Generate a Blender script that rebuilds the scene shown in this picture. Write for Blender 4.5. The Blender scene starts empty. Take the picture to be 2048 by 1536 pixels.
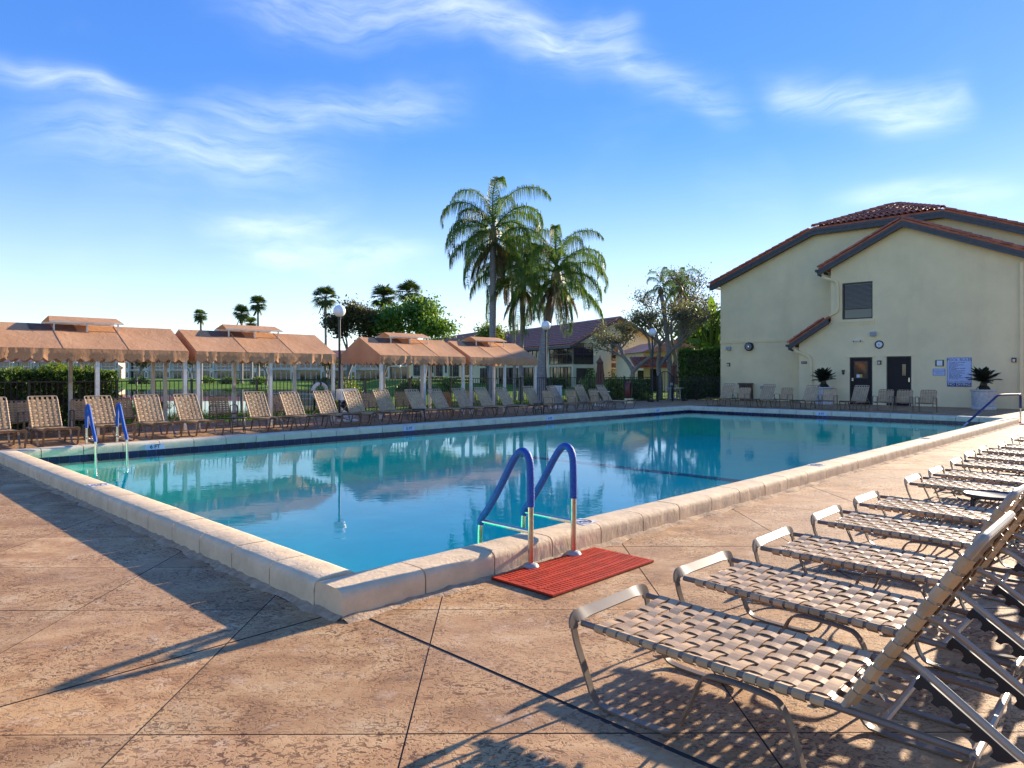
import bpy, bmesh, math, random
import numpy as np
from mathutils import Vector, Matrix
R = math.radians
random.seed(7)
rng = np.random.default_rng(7)
sc = bpy.context.scene
col = sc.collection

# ------------------------------------------------------------------ camera
cam_d = bpy.data.cameras.new('camera')
cam_d.lens = 24.57; cam_d.sensor_width = 36; cam_d.sensor_fit = 'HORIZONTAL'
cam_d.shift_y = -0.0112; cam_d.clip_start = 0.05; cam_d.clip_end = 5000
cam = bpy.data.objects.new('camera', cam_d); col.objects.link(cam)
cam.location = (0, 0, 1.4); cam.rotation_euler = (R(90), 0, 0)
sc.camera = cam

# ------------------------------------------------------------------ world, sun, exposure
SUN_EL, SUN_AZ = R(16.5), R(47)
world = bpy.data.worlds.new('World'); sc.world = world; world.use_nodes = True
def build_world():
    nt = world.node_tree; nt.nodes.clear()
    N = nt.nodes.new; L = nt.links.new
    def math_(op, a, b=None, c=None):
        n = N('ShaderNodeMath'); n.operation = op
        for i, x in enumerate((a, b, c)):
            if x is None: continue
            if isinstance(x, (int, float)): n.inputs[i].default_value = x
            else: L(x, n.inputs[i])
        return n.outputs[0]
    sky = N('ShaderNodeTexSky'); sky.sky_type = 'NISHITA'; sky.sun_disc = False
    sky.sun_elevation = SUN_EL; sky.sun_rotation = SUN_AZ
    sky.air_density = 1.1; sky.dust_density = 0.05; sky.ozone_density = 5.5; sky.altitude = 0
    sp = N('ShaderNodeSeparateColor'); sp.mode = 'HSV'; L(sky.outputs[0], sp.inputs[0])      # soften the bright-to-dark range of the clear sky
    hsv = N('ShaderNodeCombineColor'); hsv.mode = 'HSV'
    L(math_('ADD', sp.outputs[0], .014), hsv.inputs[0]); SAT = hsv.inputs[1]; SIN = sp.outputs[1]
    VAL = hsv.inputs[2]; VIN = math_('MULTIPLY', math_('POWER', sp.outputs[2], .40), 1.55)
    tc = N('ShaderNodeTexCoord'); sep = N('ShaderNodeSeparateXYZ'); L(tc.outputs['Generated'], sep.inputs[0])
    az = math_('ARCTAN2', sep.outputs[0], sep.outputs[1])
    el = math_('ARCSINE', sep.outputs[2])
    hz = N('ShaderNodeMapRange'); hz.interpolation_type = 'SMOOTHSTEP'; L(el, hz.inputs[0]); hz.inputs[1].default_value = 0.0; hz.inputs[2].default_value = .34; hz.inputs[3].default_value = .66; hz.inputs[4].default_value = 1.12
    L(math_('MINIMUM', math_('MULTIPLY', SIN, hz.outputs[0]), .93), SAT)        # paler humid air towards the horizon
    hv = N('ShaderNodeMapRange'); hv.interpolation_type = 'SMOOTHSTEP'; L(el, hv.inputs[0]); hv.inputs[1].default_value = 0.0; hv.inputs[2].default_value = .42; hv.inputs[3].default_value = .84; hv.inputs[4].default_value = .68
    L(math_('MULTIPLY', VIN, hv.outputs[0]), VAL)
    cv = N('ShaderNodeCombineXYZ'); L(az, cv.inputs[0]); L(el, cv.inputs[1])
    # warp
    wn = N('ShaderNodeTexNoise'); wn.inputs['Scale'].default_value = 5; wn.inputs['Detail'].default_value = 3
    L(cv.outputs[0], wn.inputs['Vector'])
    ws = N('ShaderNodeVectorMath'); ws.operation = 'SUBTRACT'; L(wn.outputs['Color'], ws.inputs[0]); ws.inputs[1].default_value = (.5, .5, .5)
    wm = N('ShaderNodeVectorMath'); wm.operation = 'SCALE'; L(ws.outputs[0], wm.inputs[0]); wm.inputs['Scale'].default_value = .09
    wa = N('ShaderNodeVectorMath'); wa.operation = 'ADD'; L(cv.outputs[0], wa.inputs[0]); L(wm.outputs[0], wa.inputs[1])
    sw = N('ShaderNodeSeparateXYZ'); L(wa.outputs[0], sw.inputs[0])
    # fibrous noise
    mp = N('ShaderNodeMapping'); mp.inputs['Rotation'].default_value = (0, 0, R(-12)); mp.inputs['Scale'].default_value = (5, 24, 1)
    L(wa.outputs[0], mp.inputs['Vector'])
    fn = N('ShaderNodeTexNoise'); fn.inputs['Scale'].default_value = 2.0; fn.inputs['Detail'].default_value = 9; fn.inputs['Roughness'].default_value = .62
    fn.inputs['Distortion'].default_value = .3
    L(mp.outputs[0], fn.inputs['Vector'])
    fib = N('ShaderNodeMapRange'); L(fn.outputs['Fac'], fib.inputs[0]); fib.inputs[1].default_value = .22; fib.inputs[2].default_value = .86
    # named streaks of cirrus: az0, el0, az1, el1 (deg), half width (deg), strength
    st = [(-36.2, 19.6, -26.5, 18.9, .75, .75), (-34, 16.2, -16, 15.8, 1.9, .55), (-23, 18.6, -5, 21.2, 1.5, .5),
          (-22, 26.5, -6, 27.2, 1.8, .5), (-8, 27.4, 9, 24.3, 1.5, .75), (8, 24.6, 18, 19.6, 1.4, .45),
          (20.5, 21.5, 30.5, 17.2, 1.2, .7), (28, 17.4, 33, 18.2, 1.5, .5), (-24, 10.8, -14.5, 11.6, .9, .5),
          (-21, 9.2, -7, 9.2, 1.1, .5), (25.5, 12.6, 35.5, 11.6, .8, .55), (5, 26.8, 10.5, 26.0, .8, .35),
          (-46, 30, -58, 24, 1.6, .6), (44, 24, 60, 30, 1.6, .6), (-95, 20, -75, 26, 2, .6), (80, 26, 110, 22, 2, .6),
          (150, 24, 185, 28, 2.2, .6), (-160, 22, -130, 30, 2.2, .6)]
    tot = None
    for a0, e0, a1, e1, w, k in st:
        a0, e0, a1, e1, w = map(R, (a0, e0, a1, e1, w))
        dx, dy = a1-a0, e1-e0; ln = math.hypot(dx, dy); dx /= ln; dy /= ln
        X = math_('SUBTRACT', sw.outputs[0], (a0+a1)/2); Y = math_('SUBTRACT', sw.outputs[1], (e0+e1)/2)
        p = math_('ADD', math_('MULTIPLY', X, dx/(ln*.5)), math_('MULTIPLY', Y, dy/(ln*.5)))
        q = math_('ADD', math_('MULTIPLY', X, -dy/w), math_('MULTIPLY', Y, dx/w))
        d = math_('ADD', math_('POWER', math_('ABSOLUTE', p), 4), math_('MULTIPLY', q, q))
        g = math_('MULTIPLY', math_('EXPONENT', math_('MULTIPLY', d, -1.0)), k)
        tot = g if tot is None else math_('ADD', tot, g)
    # thin veil everywhere
    vn = N('ShaderNodeTexNoise'); vn.inputs['Scale'].default_value = 3.2; vn.inputs['Detail'].default_value = 4; L(wa.outputs[0], vn.inputs['Vector'])
    veil = math_('MULTIPLY', math_('MAXIMUM', math_('SUBTRACT', vn.outputs['Fac'], .52), 0), .7)
    fac = math_('MULTIPLY', math_('ADD', tot, veil), math_('MULTIPLY', fib.outputs[0], .62))
    fac = math_('MINIMUM', math_('MAXIMUM', fac, 0), .85)
    mix = N('ShaderNodeMix'); mix.data_type = 'RGBA'; L(fac, mix.inputs[0]); L(hsv.outputs[0], mix.inputs[6])
    mix.inputs[7].default_value = (3.4, 3.5, 3.7, 1)
    bg = N('ShaderNodeBackground'); bg.inputs[1].default_value = SKY_K
    L(mix.outputs[2], bg.inputs[0])
    out = N('ShaderNodeOutputWorld'); L(bg.outputs[0], out.inputs[0])
SKY_K = 0.14
build_world()
sun_d = bpy.data.lights.new('sun', 'SUN'); sun_d.energy = 2.85; sun_d.angle = R(.6); sun_d.color = (1.0, .87, .68)
sun = bpy.data.objects.new('sun', sun_d); col.objects.link(sun)
sd = Vector((math.sin(SUN_AZ)*math.cos(SUN_EL), math.cos(SUN_AZ)*math.cos(SUN_EL), math.sin(SUN_EL)))
sun.rotation_euler = sd.to_track_quat('Z', 'Y').to_euler(); sun.location = (30, 30, 30)
sc.view_settings.view_transform = 'Standard'; sc.view_settings.look = 'None'
sc.view_settings.gamma = 1; sc.view_settings.exposure = 2.05
sc.view_settings.use_curve_mapping = False
sc.render.engine = 'CYCLES'
sc.cycles.max_bounces = 8; sc.cycles.transparent_max_bounces = 12; sc.cycles.caustics_reflective = False; sc.cycles.caustics_refractive = False
sc.cycles.use_denoising = True

# ------------------------------------------------------------------ pool frame: s along the right side, t along the left side, from the near corner
AX, AY = -.9625, 3.946
UX, UY = math.sin(R(44.4)), math.cos(R(44.4))
ROT = math.atan2(UY, UX)
def W(s, t, z=0): return (AX+s*UX-t*UY, AY+s*UY+t*UX, z)
def ST(X, Y): return ((X-AX)*UX+(Y-AY)*UY, -(X-AX)*UY+(Y-AY)*UX)

# ------------------------------------------------------------------ helpers
KIDS = {}
def link(o, parent=None):
    col.objects.link(o)
    if parent is not None:
        o.parent = parent; KIDS.setdefault(parent.name, []).append(o)
    return o
def tag(o, label=None, cat=None, group=None, kind=None):
    if label: o['label'] = label
    if cat: o['category'] = cat
    if group: o['group'] = group
    if kind: o['kind'] = kind
    return o
def thing(name, label, cat, s=0, t=0, z=0, rz=0, group=None, world=False):
    o = bpy.data.objects.new(name, None); o.empty_display_size = .1; link(o)
    if world: o.location = (s, t, z); o.rotation_euler = (0, 0, rz)
    else: o.location = W(s, t, z); o.rotation_euler = (0, 0, ROT+rz)
    return tag(o, label, cat, group)
def struct(o, kind='structure'): o['kind'] = kind; return o
def copy_tree(o, parent=None):
    c = o.copy(); link(c, parent)
    for ch in KIDS.get(o.name, []): copy_tree(ch, c)
    return c
def place(o, s, t, rz=0, z=0): o.location = W(s, t, z); o.rotation_euler = (0, 0, ROT+rz)

class MB:
    def __init__(self): self.v = []; self.f = []
    def add(self, vs, fs):
        b = len(self.v); self.v += [tuple(p) for p in vs]; self.f += [tuple(b+i for i in q) for q in fs]; return self
    def box(self, x0, x1, y0, y1, z0, z1):
        return self.add([(x0,y0,z0),(x1,y0,z0),(x1,y1,z0),(x0,y1,z0),(x0,y0,z1),(x1,y0,z1),(x1,y1,z1),(x0,y1,z1)],
                        [(0,3,2,1),(4,5,6,7),(0,1,5,4),(1,2,6,5),(2,3,7,6),(3,0,4,7)])
    def poly(self, pts): return self.add(pts, [tuple(range(len(pts)))])
    def prism(self, pts, d):       # polygon extruded by vector d
        n = len(pts); d = Vector(d); b = [tuple(Vector(p)+d) for p in pts]
        return self.add(list(pts)+b, [tuple(reversed(range(n))), tuple(range(n, 2*n))]+[(i, (i+1)%n, n+(i+1)%n, n+i) for i in range(n)])
    def sweep(self, pts, prof, normals=None, caps=True, closed=False, radii=None):
        P = [Vector(p) for p in pts]; n = len(P); m = len(prof); vs = []; prev = None
        for i in range(n):
            if closed: T = (P[(i+1)%n]-P[i-1])
            else: T = P[min(i+1, n-1)]-P[max(i-1, 0)]
            T = T.normalized() if T.length > 1e-9 else Vector((0,0,1))
            if normals is not None: nn = Vector(normals[i])
            elif prev is not None: nn = prev
            else: nn = Vector((0,0,1)) if abs(T.z) < .9 else Vector((1,0,0))
            nn = nn-T*nn.dot(T)
            if nn.length < 1e-6: nn = T.orthogonal()
            nn.normalize(); prev = nn; w = nn.cross(T); k = radii[i] if radii else 1
            for a, b in prof: vs.append(P[i]+w*a*k+nn*b*k)
        fs = []
        for i in range(n if closed else n-1):
            j = (i+1) % n
            for q in range(m): fs.append((i*m+q, i*m+(q+1)%m, j*m+(q+1)%m, j*m+q))
        if caps and not closed: fs += [tuple(reversed(range(m))), tuple((n-1)*m+q for q in range(m))]
        return self.add(vs, fs)
    def tube(self, pts, r, n=8, **k):
        return self.sweep(pts, [(r*math.cos(2*math.pi*i/n), r*math.sin(2*math.pi*i/n)) for i in range(n)], **k)
    def bar(self, pts, w, th, **k):
        return self.sweep(pts, [(-w/2,-th/2),(w/2,-th/2),(w/2,th/2),(-w/2,th/2)], **k)
    def lathe(self, prof, n=20, c=(0,0,0), sx=1, sy=1, caps=True):
        vs = []; m = len(prof)
        for r, z in prof:
            for i in range(n):
                a = 2*math.pi*i/n; vs.append((c[0]+r*sx*math.cos(a), c[1]+r*sy*math.sin(a), c[2]+z))
        fs = [(i*n+j, i*n+(j+1)%n, (i+1)*n+(j+1)%n, (i+1)*n+j) for i in range(m-1) for j in range(n)]
        if caps: fs += [tuple(reversed(range(n))), tuple((m-1)*n+j for j in range(n))]
        return self.add(vs, fs)
    def sphere(self, c, r, n=20, m=12, sz=1):
        return self.lathe([(max(r*math.sin(math.pi*i/m), 1e-4), -r*sz*math.cos(math.pi*i/m)) for i in range(m+1)], n, c)
    def mesh(self, name, mat, smooth=None):
        me = bpy.data.meshes.new(name); me.from_pydata(self.v, [], self.f)
        if mat is not None: me.materials.append(mat)
        if smooth:
            me.polygons.foreach_set('use_smooth', [True]*len(me.polygons)); me.set_sharp_from_angle(angle=R(smooth))
        me.update(); return me
    def build(self, name, mat, parent=None, smooth=None, loc=(0,0,0), rot=(0,0,0)):
        o = bpy.data.objects.new(name, self.mesh(name, mat, smooth)); o.location = loc; o.rotation_euler = rot
        return link(o, parent)
def obj(name, me, parent=None, loc=(0,0,0), rot=(0,0,0), scale=(1,1,1)):
    o = bpy.data.objects.new(name, me); o.location = loc; o.rotation_euler = rot; o.scale = scale
    return link(o, parent)
def smoothpath(pts, it=2):
    P = [Vector(p) for p in pts]
    for _ in range(it):
        Q = [P[0]]
        for a, b in zip(P, P[1:]): Q += [a*.75+b*.25, a*.25+b*.75]
        Q.append(P[-1]); P = Q
    return P
def npmesh(name, V, F, mat, smooth=False):
    me = bpy.data.meshes.new(name); nv, nf = len(V), len(F); k = F.shape[1]
    me.vertices.add(nv); me.vertices.foreach_set('co', V.astype(np.float32).ravel())
    me.loops.add(nf*k); me.loops.foreach_set('vertex_index', F.astype(np.int32).ravel())
    me.polygons.add(nf); me.polygons.foreach_set('loop_start', np.arange(nf, dtype=np.int32)*k)
    me.polygons.foreach_set('loop_total', np.full(nf, k, dtype=np.int32))
    if smooth: me.polygons.foreach_set('use_smooth', np.ones(nf, dtype=bool))
    me.materials.append(mat); me.update(calc_edges=True); return me
def text_mesh(name, body, size, mat, align='CENTER', bold=0.0):
    cu = bpy.data.curves.new(name, 'FONT'); cu.body = body; cu.size = size; cu.align_x = align; cu.align_y = 'CENTER'; cu.offset = bold; cu.extrude = .0008
    cu.resolution_u = 3
    o = bpy.data.objects.new(name, cu); col.objects.link(o)
    me = bpy.data.meshes.new_from_object(o.evaluated_get(bpy.context.evaluated_depsgraph_get()))
    bpy.data.objects.remove(o); bpy.data.curves.remove(cu)
    me.materials.clear(); me.materials.append(mat); me.name = name; return me

# ------------------------------------------------------------------ materials
class G:
    def __init__(self, name):
        self.m = bpy.data.materials.new(name); self.m.use_nodes = True; self.t = self.m.node_tree
        self.b = self.t.nodes['Principled BSDF']; self.out = self.t.nodes['Material Output']; self.pos = None
    def n(self, ty, **k):
        nd = self.t.nodes.new(ty)
        for a, b in k.items(): setattr(nd, a, b)
        return nd
    def l(self, a, b): self.t.links.new(a, b)
    def vec(self, kind='world', scale=(1,1,1), rot=(0,0,0)):
        if kind == 'world': o = self.n('ShaderNodeNewGeometry').outputs['Position']
        else: o = self.n('ShaderNodeTexCoord').outputs['Object']
        mp = self.n('ShaderNodeMapping'); mp.inputs['Scale'].default_value = scale; mp.inputs['Rotation'].default_value = rot
        self.l(o, mp.inputs[0]); return mp.outputs[0]
    def noise(self, v, scale, detail=4, rough=.55, dist=0):
        nd = self.n('ShaderNodeTexNoise'); nd.inputs['Scale'].default_value = scale; nd.inputs['Detail'].default_value = detail
        nd.inputs['Roughness'].default_value = rough; nd.inputs['Distortion'].default_value = dist
        self.l(v, nd.inputs['Vector']); return nd.outputs['Fac']
    def ramp(self, f, stops):
        nd = self.n('ShaderNodeValToRGB'); e = nd.color_ramp.elements
        while len(e) < len(stops): e.new(.5)
        for el, (p, c) in zip(e, stops): el.position = p; el.color = (*c, 1) if len(c) == 3 else c
        self.l(f, nd.inputs[0]); return nd.outputs[0]
    def mix(self, f, a, b, mode='MIX'):
        nd = self.n('ShaderNodeMix', data_type='RGBA', blend_type=mode)
        for i, x in ((0, f), (6, a), (7, b)):
            if isinstance(x, (int, float)): nd.inputs[i].default_value = x
            elif isinstance(x, tuple): nd.inputs[i].default_value = (*x, 1)
            else: self.l(x, nd.inputs[i])
        return nd.outputs[2]
    def math(self, op, a, b=0):
        nd = self.n('ShaderNodeMath', operation=op)
        for i, x in enumerate((a, b)):
            if isinstance(x, (int, float)): nd.inputs[i].default_value = x
            else: self.l(x, nd.inputs[i])
        return nd.outputs[0]
    def bump(self, h, strength=.3, dist=.01, prev=None):
        nd = self.n('ShaderNodeBump'); nd.inputs['Strength'].default_value = strength; nd.inputs['Distance'].default_value = dist
        self.l(h, nd.inputs['Height'])
        if prev is not None: self.l(prev, nd.inputs['Normal'])
        return nd.outputs[0]
    def set(self, color=None, rough=None, metal=None, normal=None, spec=None, **k):
        b = self.b
        if color is not None:
            if isinstance(color, tuple): b.inputs['Base Color'].default_value = (*color, 1)
            else: self.l(color, b.inputs['Base Color'])
        if rough is not None:
            if isinstance(rough, (int, float)): b.inputs['Roughness'].default_value = rough
            else: self.l(rough, b.inputs['Roughness'])
        if metal is not None: b.inputs['Metallic'].default_value = metal
        if spec is not None: b.inputs['Specular IOR Level'].default_value = spec
        if normal is not None: self.l(normal, b.inputs['Normal'])
        return self.m
def rnd_tint(g, c, amt):
    r = g.n('ShaderNodeObjectInfo').outputs['Random']
    k = g.math('ADD', g.math('MULTIPLY', r, amt*2), 1-amt)
    cb = g.n('ShaderNodeCombineXYZ')
    for i in range(3): g.l(k, cb.inputs[i])
    return g.mix(1.0, c, cb.outputs[0], 'MULTIPLY')
def simple(name, c, rough=.5, metal=0, var=.12, scale=6, bump=0, bscale=60, kind='world', rnd=0, spec=None, dirt=None):
    g = G(name); v = g.vec(kind)
    a = tuple(max(x*(1-var), 0) for x in c); b = tuple(min(x*(1+var), 1) for x in c)
    cc = g.ramp(g.noise(v, scale, 5), [(.3, a), (.7, b)])
    if dirt: cc = g.mix(g.ramp(g.noise(v, scale*.4, 6, .65), [(.52, (0,0,0)), (.72, (1,1,1))]), cc, dirt)
    if rnd: cc = rnd_tint(g, cc, rnd)
    nm = g.bump(g.noise(v, bscale, 4), bump, .01) if bump else None
    return g.set(cc, rough, metal, nm, spec)

def deck_mat():
    g = G('stamped concrete'); v = g.vec('world'); vs = g.vec('world', (1, 1.5, 1), (0, 0, R(20)))
    big = g.noise(v, .5, 5, .6); mid = g.noise(vs, 2.3, 7, .62, .6)
    kn = g.noise(vs, 23, 4, .55, 1.5); kn2 = g.noise(v, 58, 3, .5, 1.0); fine = g.noise(v, 160, 3, .6)
    c = g.ramp(mid, [(.30, (.25,.115,.04)), (.45, (.44,.22,.08)), (.57, (.57,.325,.135)), (.74, (.73,.51,.27))])
    c = g.mix(g.ramp(big, [(.36, (0,0,0)), (.66, (.75,.75,.75))]), c, (.45,.27,.145))
    c = g.mix(g.ramp(g.noise(v, 5.5, 6, .7, .5), [(.56, (0,0,0)), (.72, (.55,.55,.55))]), c, (.70,.52,.36))
    pit = g.ramp(kn, [(.40, (1,1,1)), (.455, (0,0,0))]); pit2 = g.ramp(kn2, [(.37, (1,1,1)), (.44, (0,0,0))])
    area = g.ramp(g.noise(v, 1.5, 5, .65), [(.34, (.08,.08,.08)), (.58, (1,1,1))])
    pf = g.math('MULTIPLY', g.math('MAXIMUM', pit, g.math('MULTIPLY', pit2, .7)), area)
    c = g.mix(g.math('MULTIPLY', pf, .9), c, (.12,.05,.022))
    stain = g.ramp(g.noise(v, .9, 6, .7, .4), [(.58, (0,0,0)), (.70, (.45,.45,.45))])
    c = g.mix(stain, c, (.24,.15,.10))
    h = g.math('ADD', g.math('MULTIPLY', pf, -1.0), g.math('ADD', g.math('MULTIPLY', fine, .10), g.math('MULTIPLY', mid, .9)))
    nm = g.bump(h, .75, .006)
    c = rnd_tint(g, c, .11)
    return g.set(c, .70, 0, nm, .3)
M = {}
M['deck'] = deck_mat()
M['joint'] = simple('joint dirt', (.045,.035,.028), .95)
M['rubber_joint'] = simple('rubber joint strip', (.07,.05,.036), .95, spec=.05, bump=.4, bscale=30)
def coping_mat(name, c, streak):
    g = G(name); v = g.vec('world'); vz = g.vec('world', (1,1,.45))
    cc = g.ramp(g.noise(v, 5, 6, .6), [(.3, tuple(x*.82 for x in c)), (.7, tuple(min(1, x*1.08) for x in c))])
    cc = g.mix(g.ramp(g.noise(v, 26, 5, .7), [(.60, (0,0,0)), (.78, (.55,.55,.55))]), cc, tuple(x*.62 for x in c))
    cc = rnd_tint(g, cc, .05)
    h = g.math('ADD', g.noise(vz, 22, 6, .6, .6), g.math('MULTIPLY', g.noise(v, 7, 3), .7))
    return g.set(cc, .8, 0, g.bump(h, streak, .02), .25)
M['coping'] = coping_mat('coping stucco', (.78,.565,.335), .34)
M['coping_far'] = coping_mat('coping concrete', (.66,.565,.41), .2)
M['mortar'] = simple('mortar', (.42,.28,.165), .95, bump=.8, bscale=45, var=.3, scale=18)
M['plaster'] = simple('pool plaster', (.38,.88,.70), .7, var=.06, scale=1.2)
M['pool_stripe'] = simple('pool floor stripe', (.05,.16,.30), .6)
M['tile_blue'] = simple('navy waterline tile', (.006,.01,.055), .2, rnd=.35, spec=.4)
M['grout'] = simple('tile grout', (.20,.19,.19), .9)
def water_mat(name, tint, s1, strength, ior=1.33):
    g = G(name); v = g.vec('world', (1, 1.9, 1)); v2 = g.vec('world', (1, 1.3, 1), (0,0,R(25)))
    h = g.math('ADD', g.noise(v, s1, 3, .5, .3), g.math('MULTIPLY', g.noise(v2, s1*.28, 2), 1.6))
    amp = g.ramp(g.noise(g.vec('world'), .22, 2), [(.36, (.12,.12,.12)), (.64, (1,1,1))])
    nm = g.bump(g.math('MULTIPLY', h, amp), strength, .02)
    fr = g.n('ShaderNodeFresnel'); bf = g.n('ShaderNodeNewGeometry').outputs['Backfacing']; g.l(g.math('SUBTRACT', ior, g.math('MULTIPLY', bf, ior-1/ior)), fr.inputs['IOR']);   # unrefracted light: same reflectance from both sides
    g.l(nm, fr.inputs['Normal'])
    tr = g.n('ShaderNodeBsdfTransparent'); tr.inputs[0].default_value = (*tint, 1)
    gl = g.n('ShaderNodeBsdfGlossy'); gl.inputs['Roughness'].default_value = .015; g.l(nm, gl.inputs['Normal'])
    mx = g.n('ShaderNodeMixShader'); g.l(fr.outputs[0], mx.inputs[0]); g.l(tr.outputs[0], mx.inputs[1]); g.l(gl.outputs[0], mx.inputs[2])
    g.l(mx.outputs[0], g.out.inputs[0]); return g.m
M['water'] = water_mat('pool water', (.08,.97,.90), 5.0, .08, 1.32)
M['lake'] = water_mat('lake water', (.18,.22,.22), 1.2, .012)
M['lakebed'] = simple('lake bed', (.05,.05,.04), .9)
M['stucco'] = None
def stucco(name, c):
    g = G(name); v = g.vec('world')
    cc = g.ramp(g.noise(v, .8, 6, .6), [(.3, tuple(x*.9 for x in c)), (.72, tuple(x*1.05 for x in c))])
    cc = g.mix(g.ramp(g.noise(g.vec('world', (1,1,.18)), 1.1, 5, .6), [(.52, (0,0,0)), (.8, (.35,.35,.35))]), cc, (c[0]*.74, c[1]*.70, c[2]*.66))
    h = g.math('ADD', g.noise(v, 9, 4, .6, .5), g.noise(v, 55, 3))
    return g.set(cc, .85, 0, g.bump(h, .35, .02), .2)
M['stucco'] = stucco('cream stucco', (.93,.73,.41)); M['stucco_pale'] = stucco('pale yellow stucco', (.70,.63,.38)); M['stucco_white'] = stucco('pale stucco', (.76,.69,.54))
M['fascia'] = simple('slate grey fascia', (.062,.06,.062), .5, var=.2)
M['soffit'] = simple('brown soffit', (.16,.09,.05), .8)
def tile_mat(name, c):
    g = G(name); v = g.vec('world')
    cc = g.ramp(g.noise(v, 4, 6, .65), [(.28, tuple(x*.55 for x in c)), (.55, c), (.8, (min(1,c[0]*1.25), c[1]*1.35, c[2]*1.4))])
    cc = rnd_tint(g, cc, .22)
    return g.set(cc, .62, 0, g.bump(g.noise(v, 40, 4), .3, .01), .35)
M['tile'] = tile_mat('terracotta roof tile', (.52,.145,.065)); M['tile_far'] = tile_mat('red brown roof tile', (.54,.20,.115))
M['canvas'] = None
def canvas():
    g = G('terracotta canvas'); v = g.vec('world')
    cc = g.ramp(g.noise(v, 1.4, 5, .6), [(.3, (.56,.285,.14)), (.7, (.69,.375,.20))])
    cc = g.mix(g.ramp(g.noise(v, 7, 5, .7), [(.58, (0,0,0)), (.8, (.4,.4,.4))]), cc, (.44,.20,.11))
    nm = g.bump(g.noise(g.vec('world', (1,1,.35)), 6, 4, .6, .8), .35, .04)
    nm = g.bump(g.noise(v, 300, 2), .1, .002, nm)
    m = g.set(cc, .85, 0, nm, .2)
    tl = g.n('ShaderNodeBsdfTranslucent'); g.l(cc, tl.inputs[0]); mx = g.n('ShaderNodeMixShader'); mx.inputs[0].default_value = .2
    g.l(g.b.outputs[0], mx.inputs[1]); g.l(tl.outputs[0], mx.inputs[2]); g.l(mx.outputs[0], g.out.inputs[0]); return m
M['canvas'] = canvas()
M['canvas_brown'] = simple('brown umbrella canvas', (.16,.075,.045), .85, bump=.3, bscale=20, var=.25, scale=8)
M['post_white'] = simple('white painted post', (.74,.68,.58), .5, var=.06, dirt=(.4,.33,.27))
M['white_plastic'] = simple('white plastic', (.78,.75,.69), .35, var=.05)
M['black_metal'] = simple('black painted metal', (.016,.016,.017), .45, var=.2)
M['black_plastic'] = simple('black plastic', (.018,.018,.02), .35)
M['frame'] = simple('taupe powder coated frame', (.185,.13,.085), .38, var=.12, scale=14, dirt=(.18,.12,.075))
M['frame_lite'] = simple('tan powder coated frame', (.38,.285,.19), .36, var=.1, scale=14)
def strap_mat():
    g = G('tan vinyl strap'); v = g.vec('world')
    cc = g.ramp(g.noise(v, 9, 5, .6), [(.3, (.40,.245,.115)), (.7, (.58,.375,.19))])
    cc = g.mix(g.ramp(g.noise(v, 60, 5, .7), [(.62, (0,0,0)), (.74, (.5,.5,.5))]), cc, (.20,.13,.085))
    cc = rnd_tint(g, cc, .14)
    return g.set(cc, .46, 0, g.bump(g.noise(v, 120, 3), .12, .003), .4)
M['strap'] = strap_mat()
M['steel'] = simple('brushed stainless steel', (.56,.53,.49), .22, 1.0, var=.15, scale=25)
def blue_cover():
    g = G('blue mesh rail cover'); v = g.vec('object')
    w = g.n('ShaderNodeTexVoronoi'); w.inputs['Scale'].default_value = 95; g.l(v, w.inputs['Vector'])
    cc = g.ramp(w.outputs['Distance'], [(.2, (.008,.04,.20)), (.6, (.014,.085,.38))])
    return g.set(cc, .55, 0, g.bump(w.outputs['Distance'], .5, .004), .4)
M['blue'] = blue_cover()
M['navy'] = simple('navy rail cover', (.012,.018,.10), .5)
M['mat_red'] = simple('red rubber mat', (.50,.038,.010), .7, spec=.2, bump=.6, bscale=90, var=.2, scale=9)
M['mat_slot'] = simple('dark mat slot', (.07,.012,.008), .8)
M['flange'] = simple('plastic flange', (.36,.33,.29), .5)
M['door'] = simple('dark brown door', (.03,.023,.022), .5, var=.1, spec=.15)
M['glass_dark'] = simple('dark window glass', (.012,.014,.017), .06, var=.3, scale=.6, spec=.8)
M['bronze'] = simple('dark bronze frame', (.03,.026,.024), .4)
M['blind'] = simple('window blind slat', (.075,.06,.05), .6)
M['white_paint'] = simple('white paint', (.75,.75,.74), .5)
M['sign_white'] = simple('sign white', (.50,.55,.72), .5, var=.03)
M['sign_blue'] = simple('sign navy', (.02,.028,.12), .5)
M['sign_brown'] = simple('brown plaque', (.10,.035,.022), .5)
M['sticker_yellow'] = simple('yellow sticker', (.55,.42,.12), .5)
M['grey_box'] = simple('grey flood light housing', (.30,.33,.38), .5)
M['amber'] = simple('amber globe reflection', (.35,.2,.1), .3)
M['globe'] = simple('white acrylic globe', (.85,.85,.84), .25, var=.02)
M['planter'] = simple('white woven planter', (.58,.54,.50), .85, bump=.5, bscale=40, var=.2, scale=12)
M['soil'] = simple('soil', (.05,.035,.025), .95)
M['brown_plastic'] = simple('brown plastic', (.10,.06,.04), .5)
M['hose'] = simple('red brown hose', (.22,.06,.04), .5, var=.25, scale=20)
M['wood'] = simple('orange wood', (.42,.2,.07), .6, var=.25, scale=12)
M['light_lens'] = simple('lamp lens', (.7,.68,.6), .3)
M['porch_curtain'] = simple('amber porch curtain', (.55,.38,.16), .7)
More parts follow.
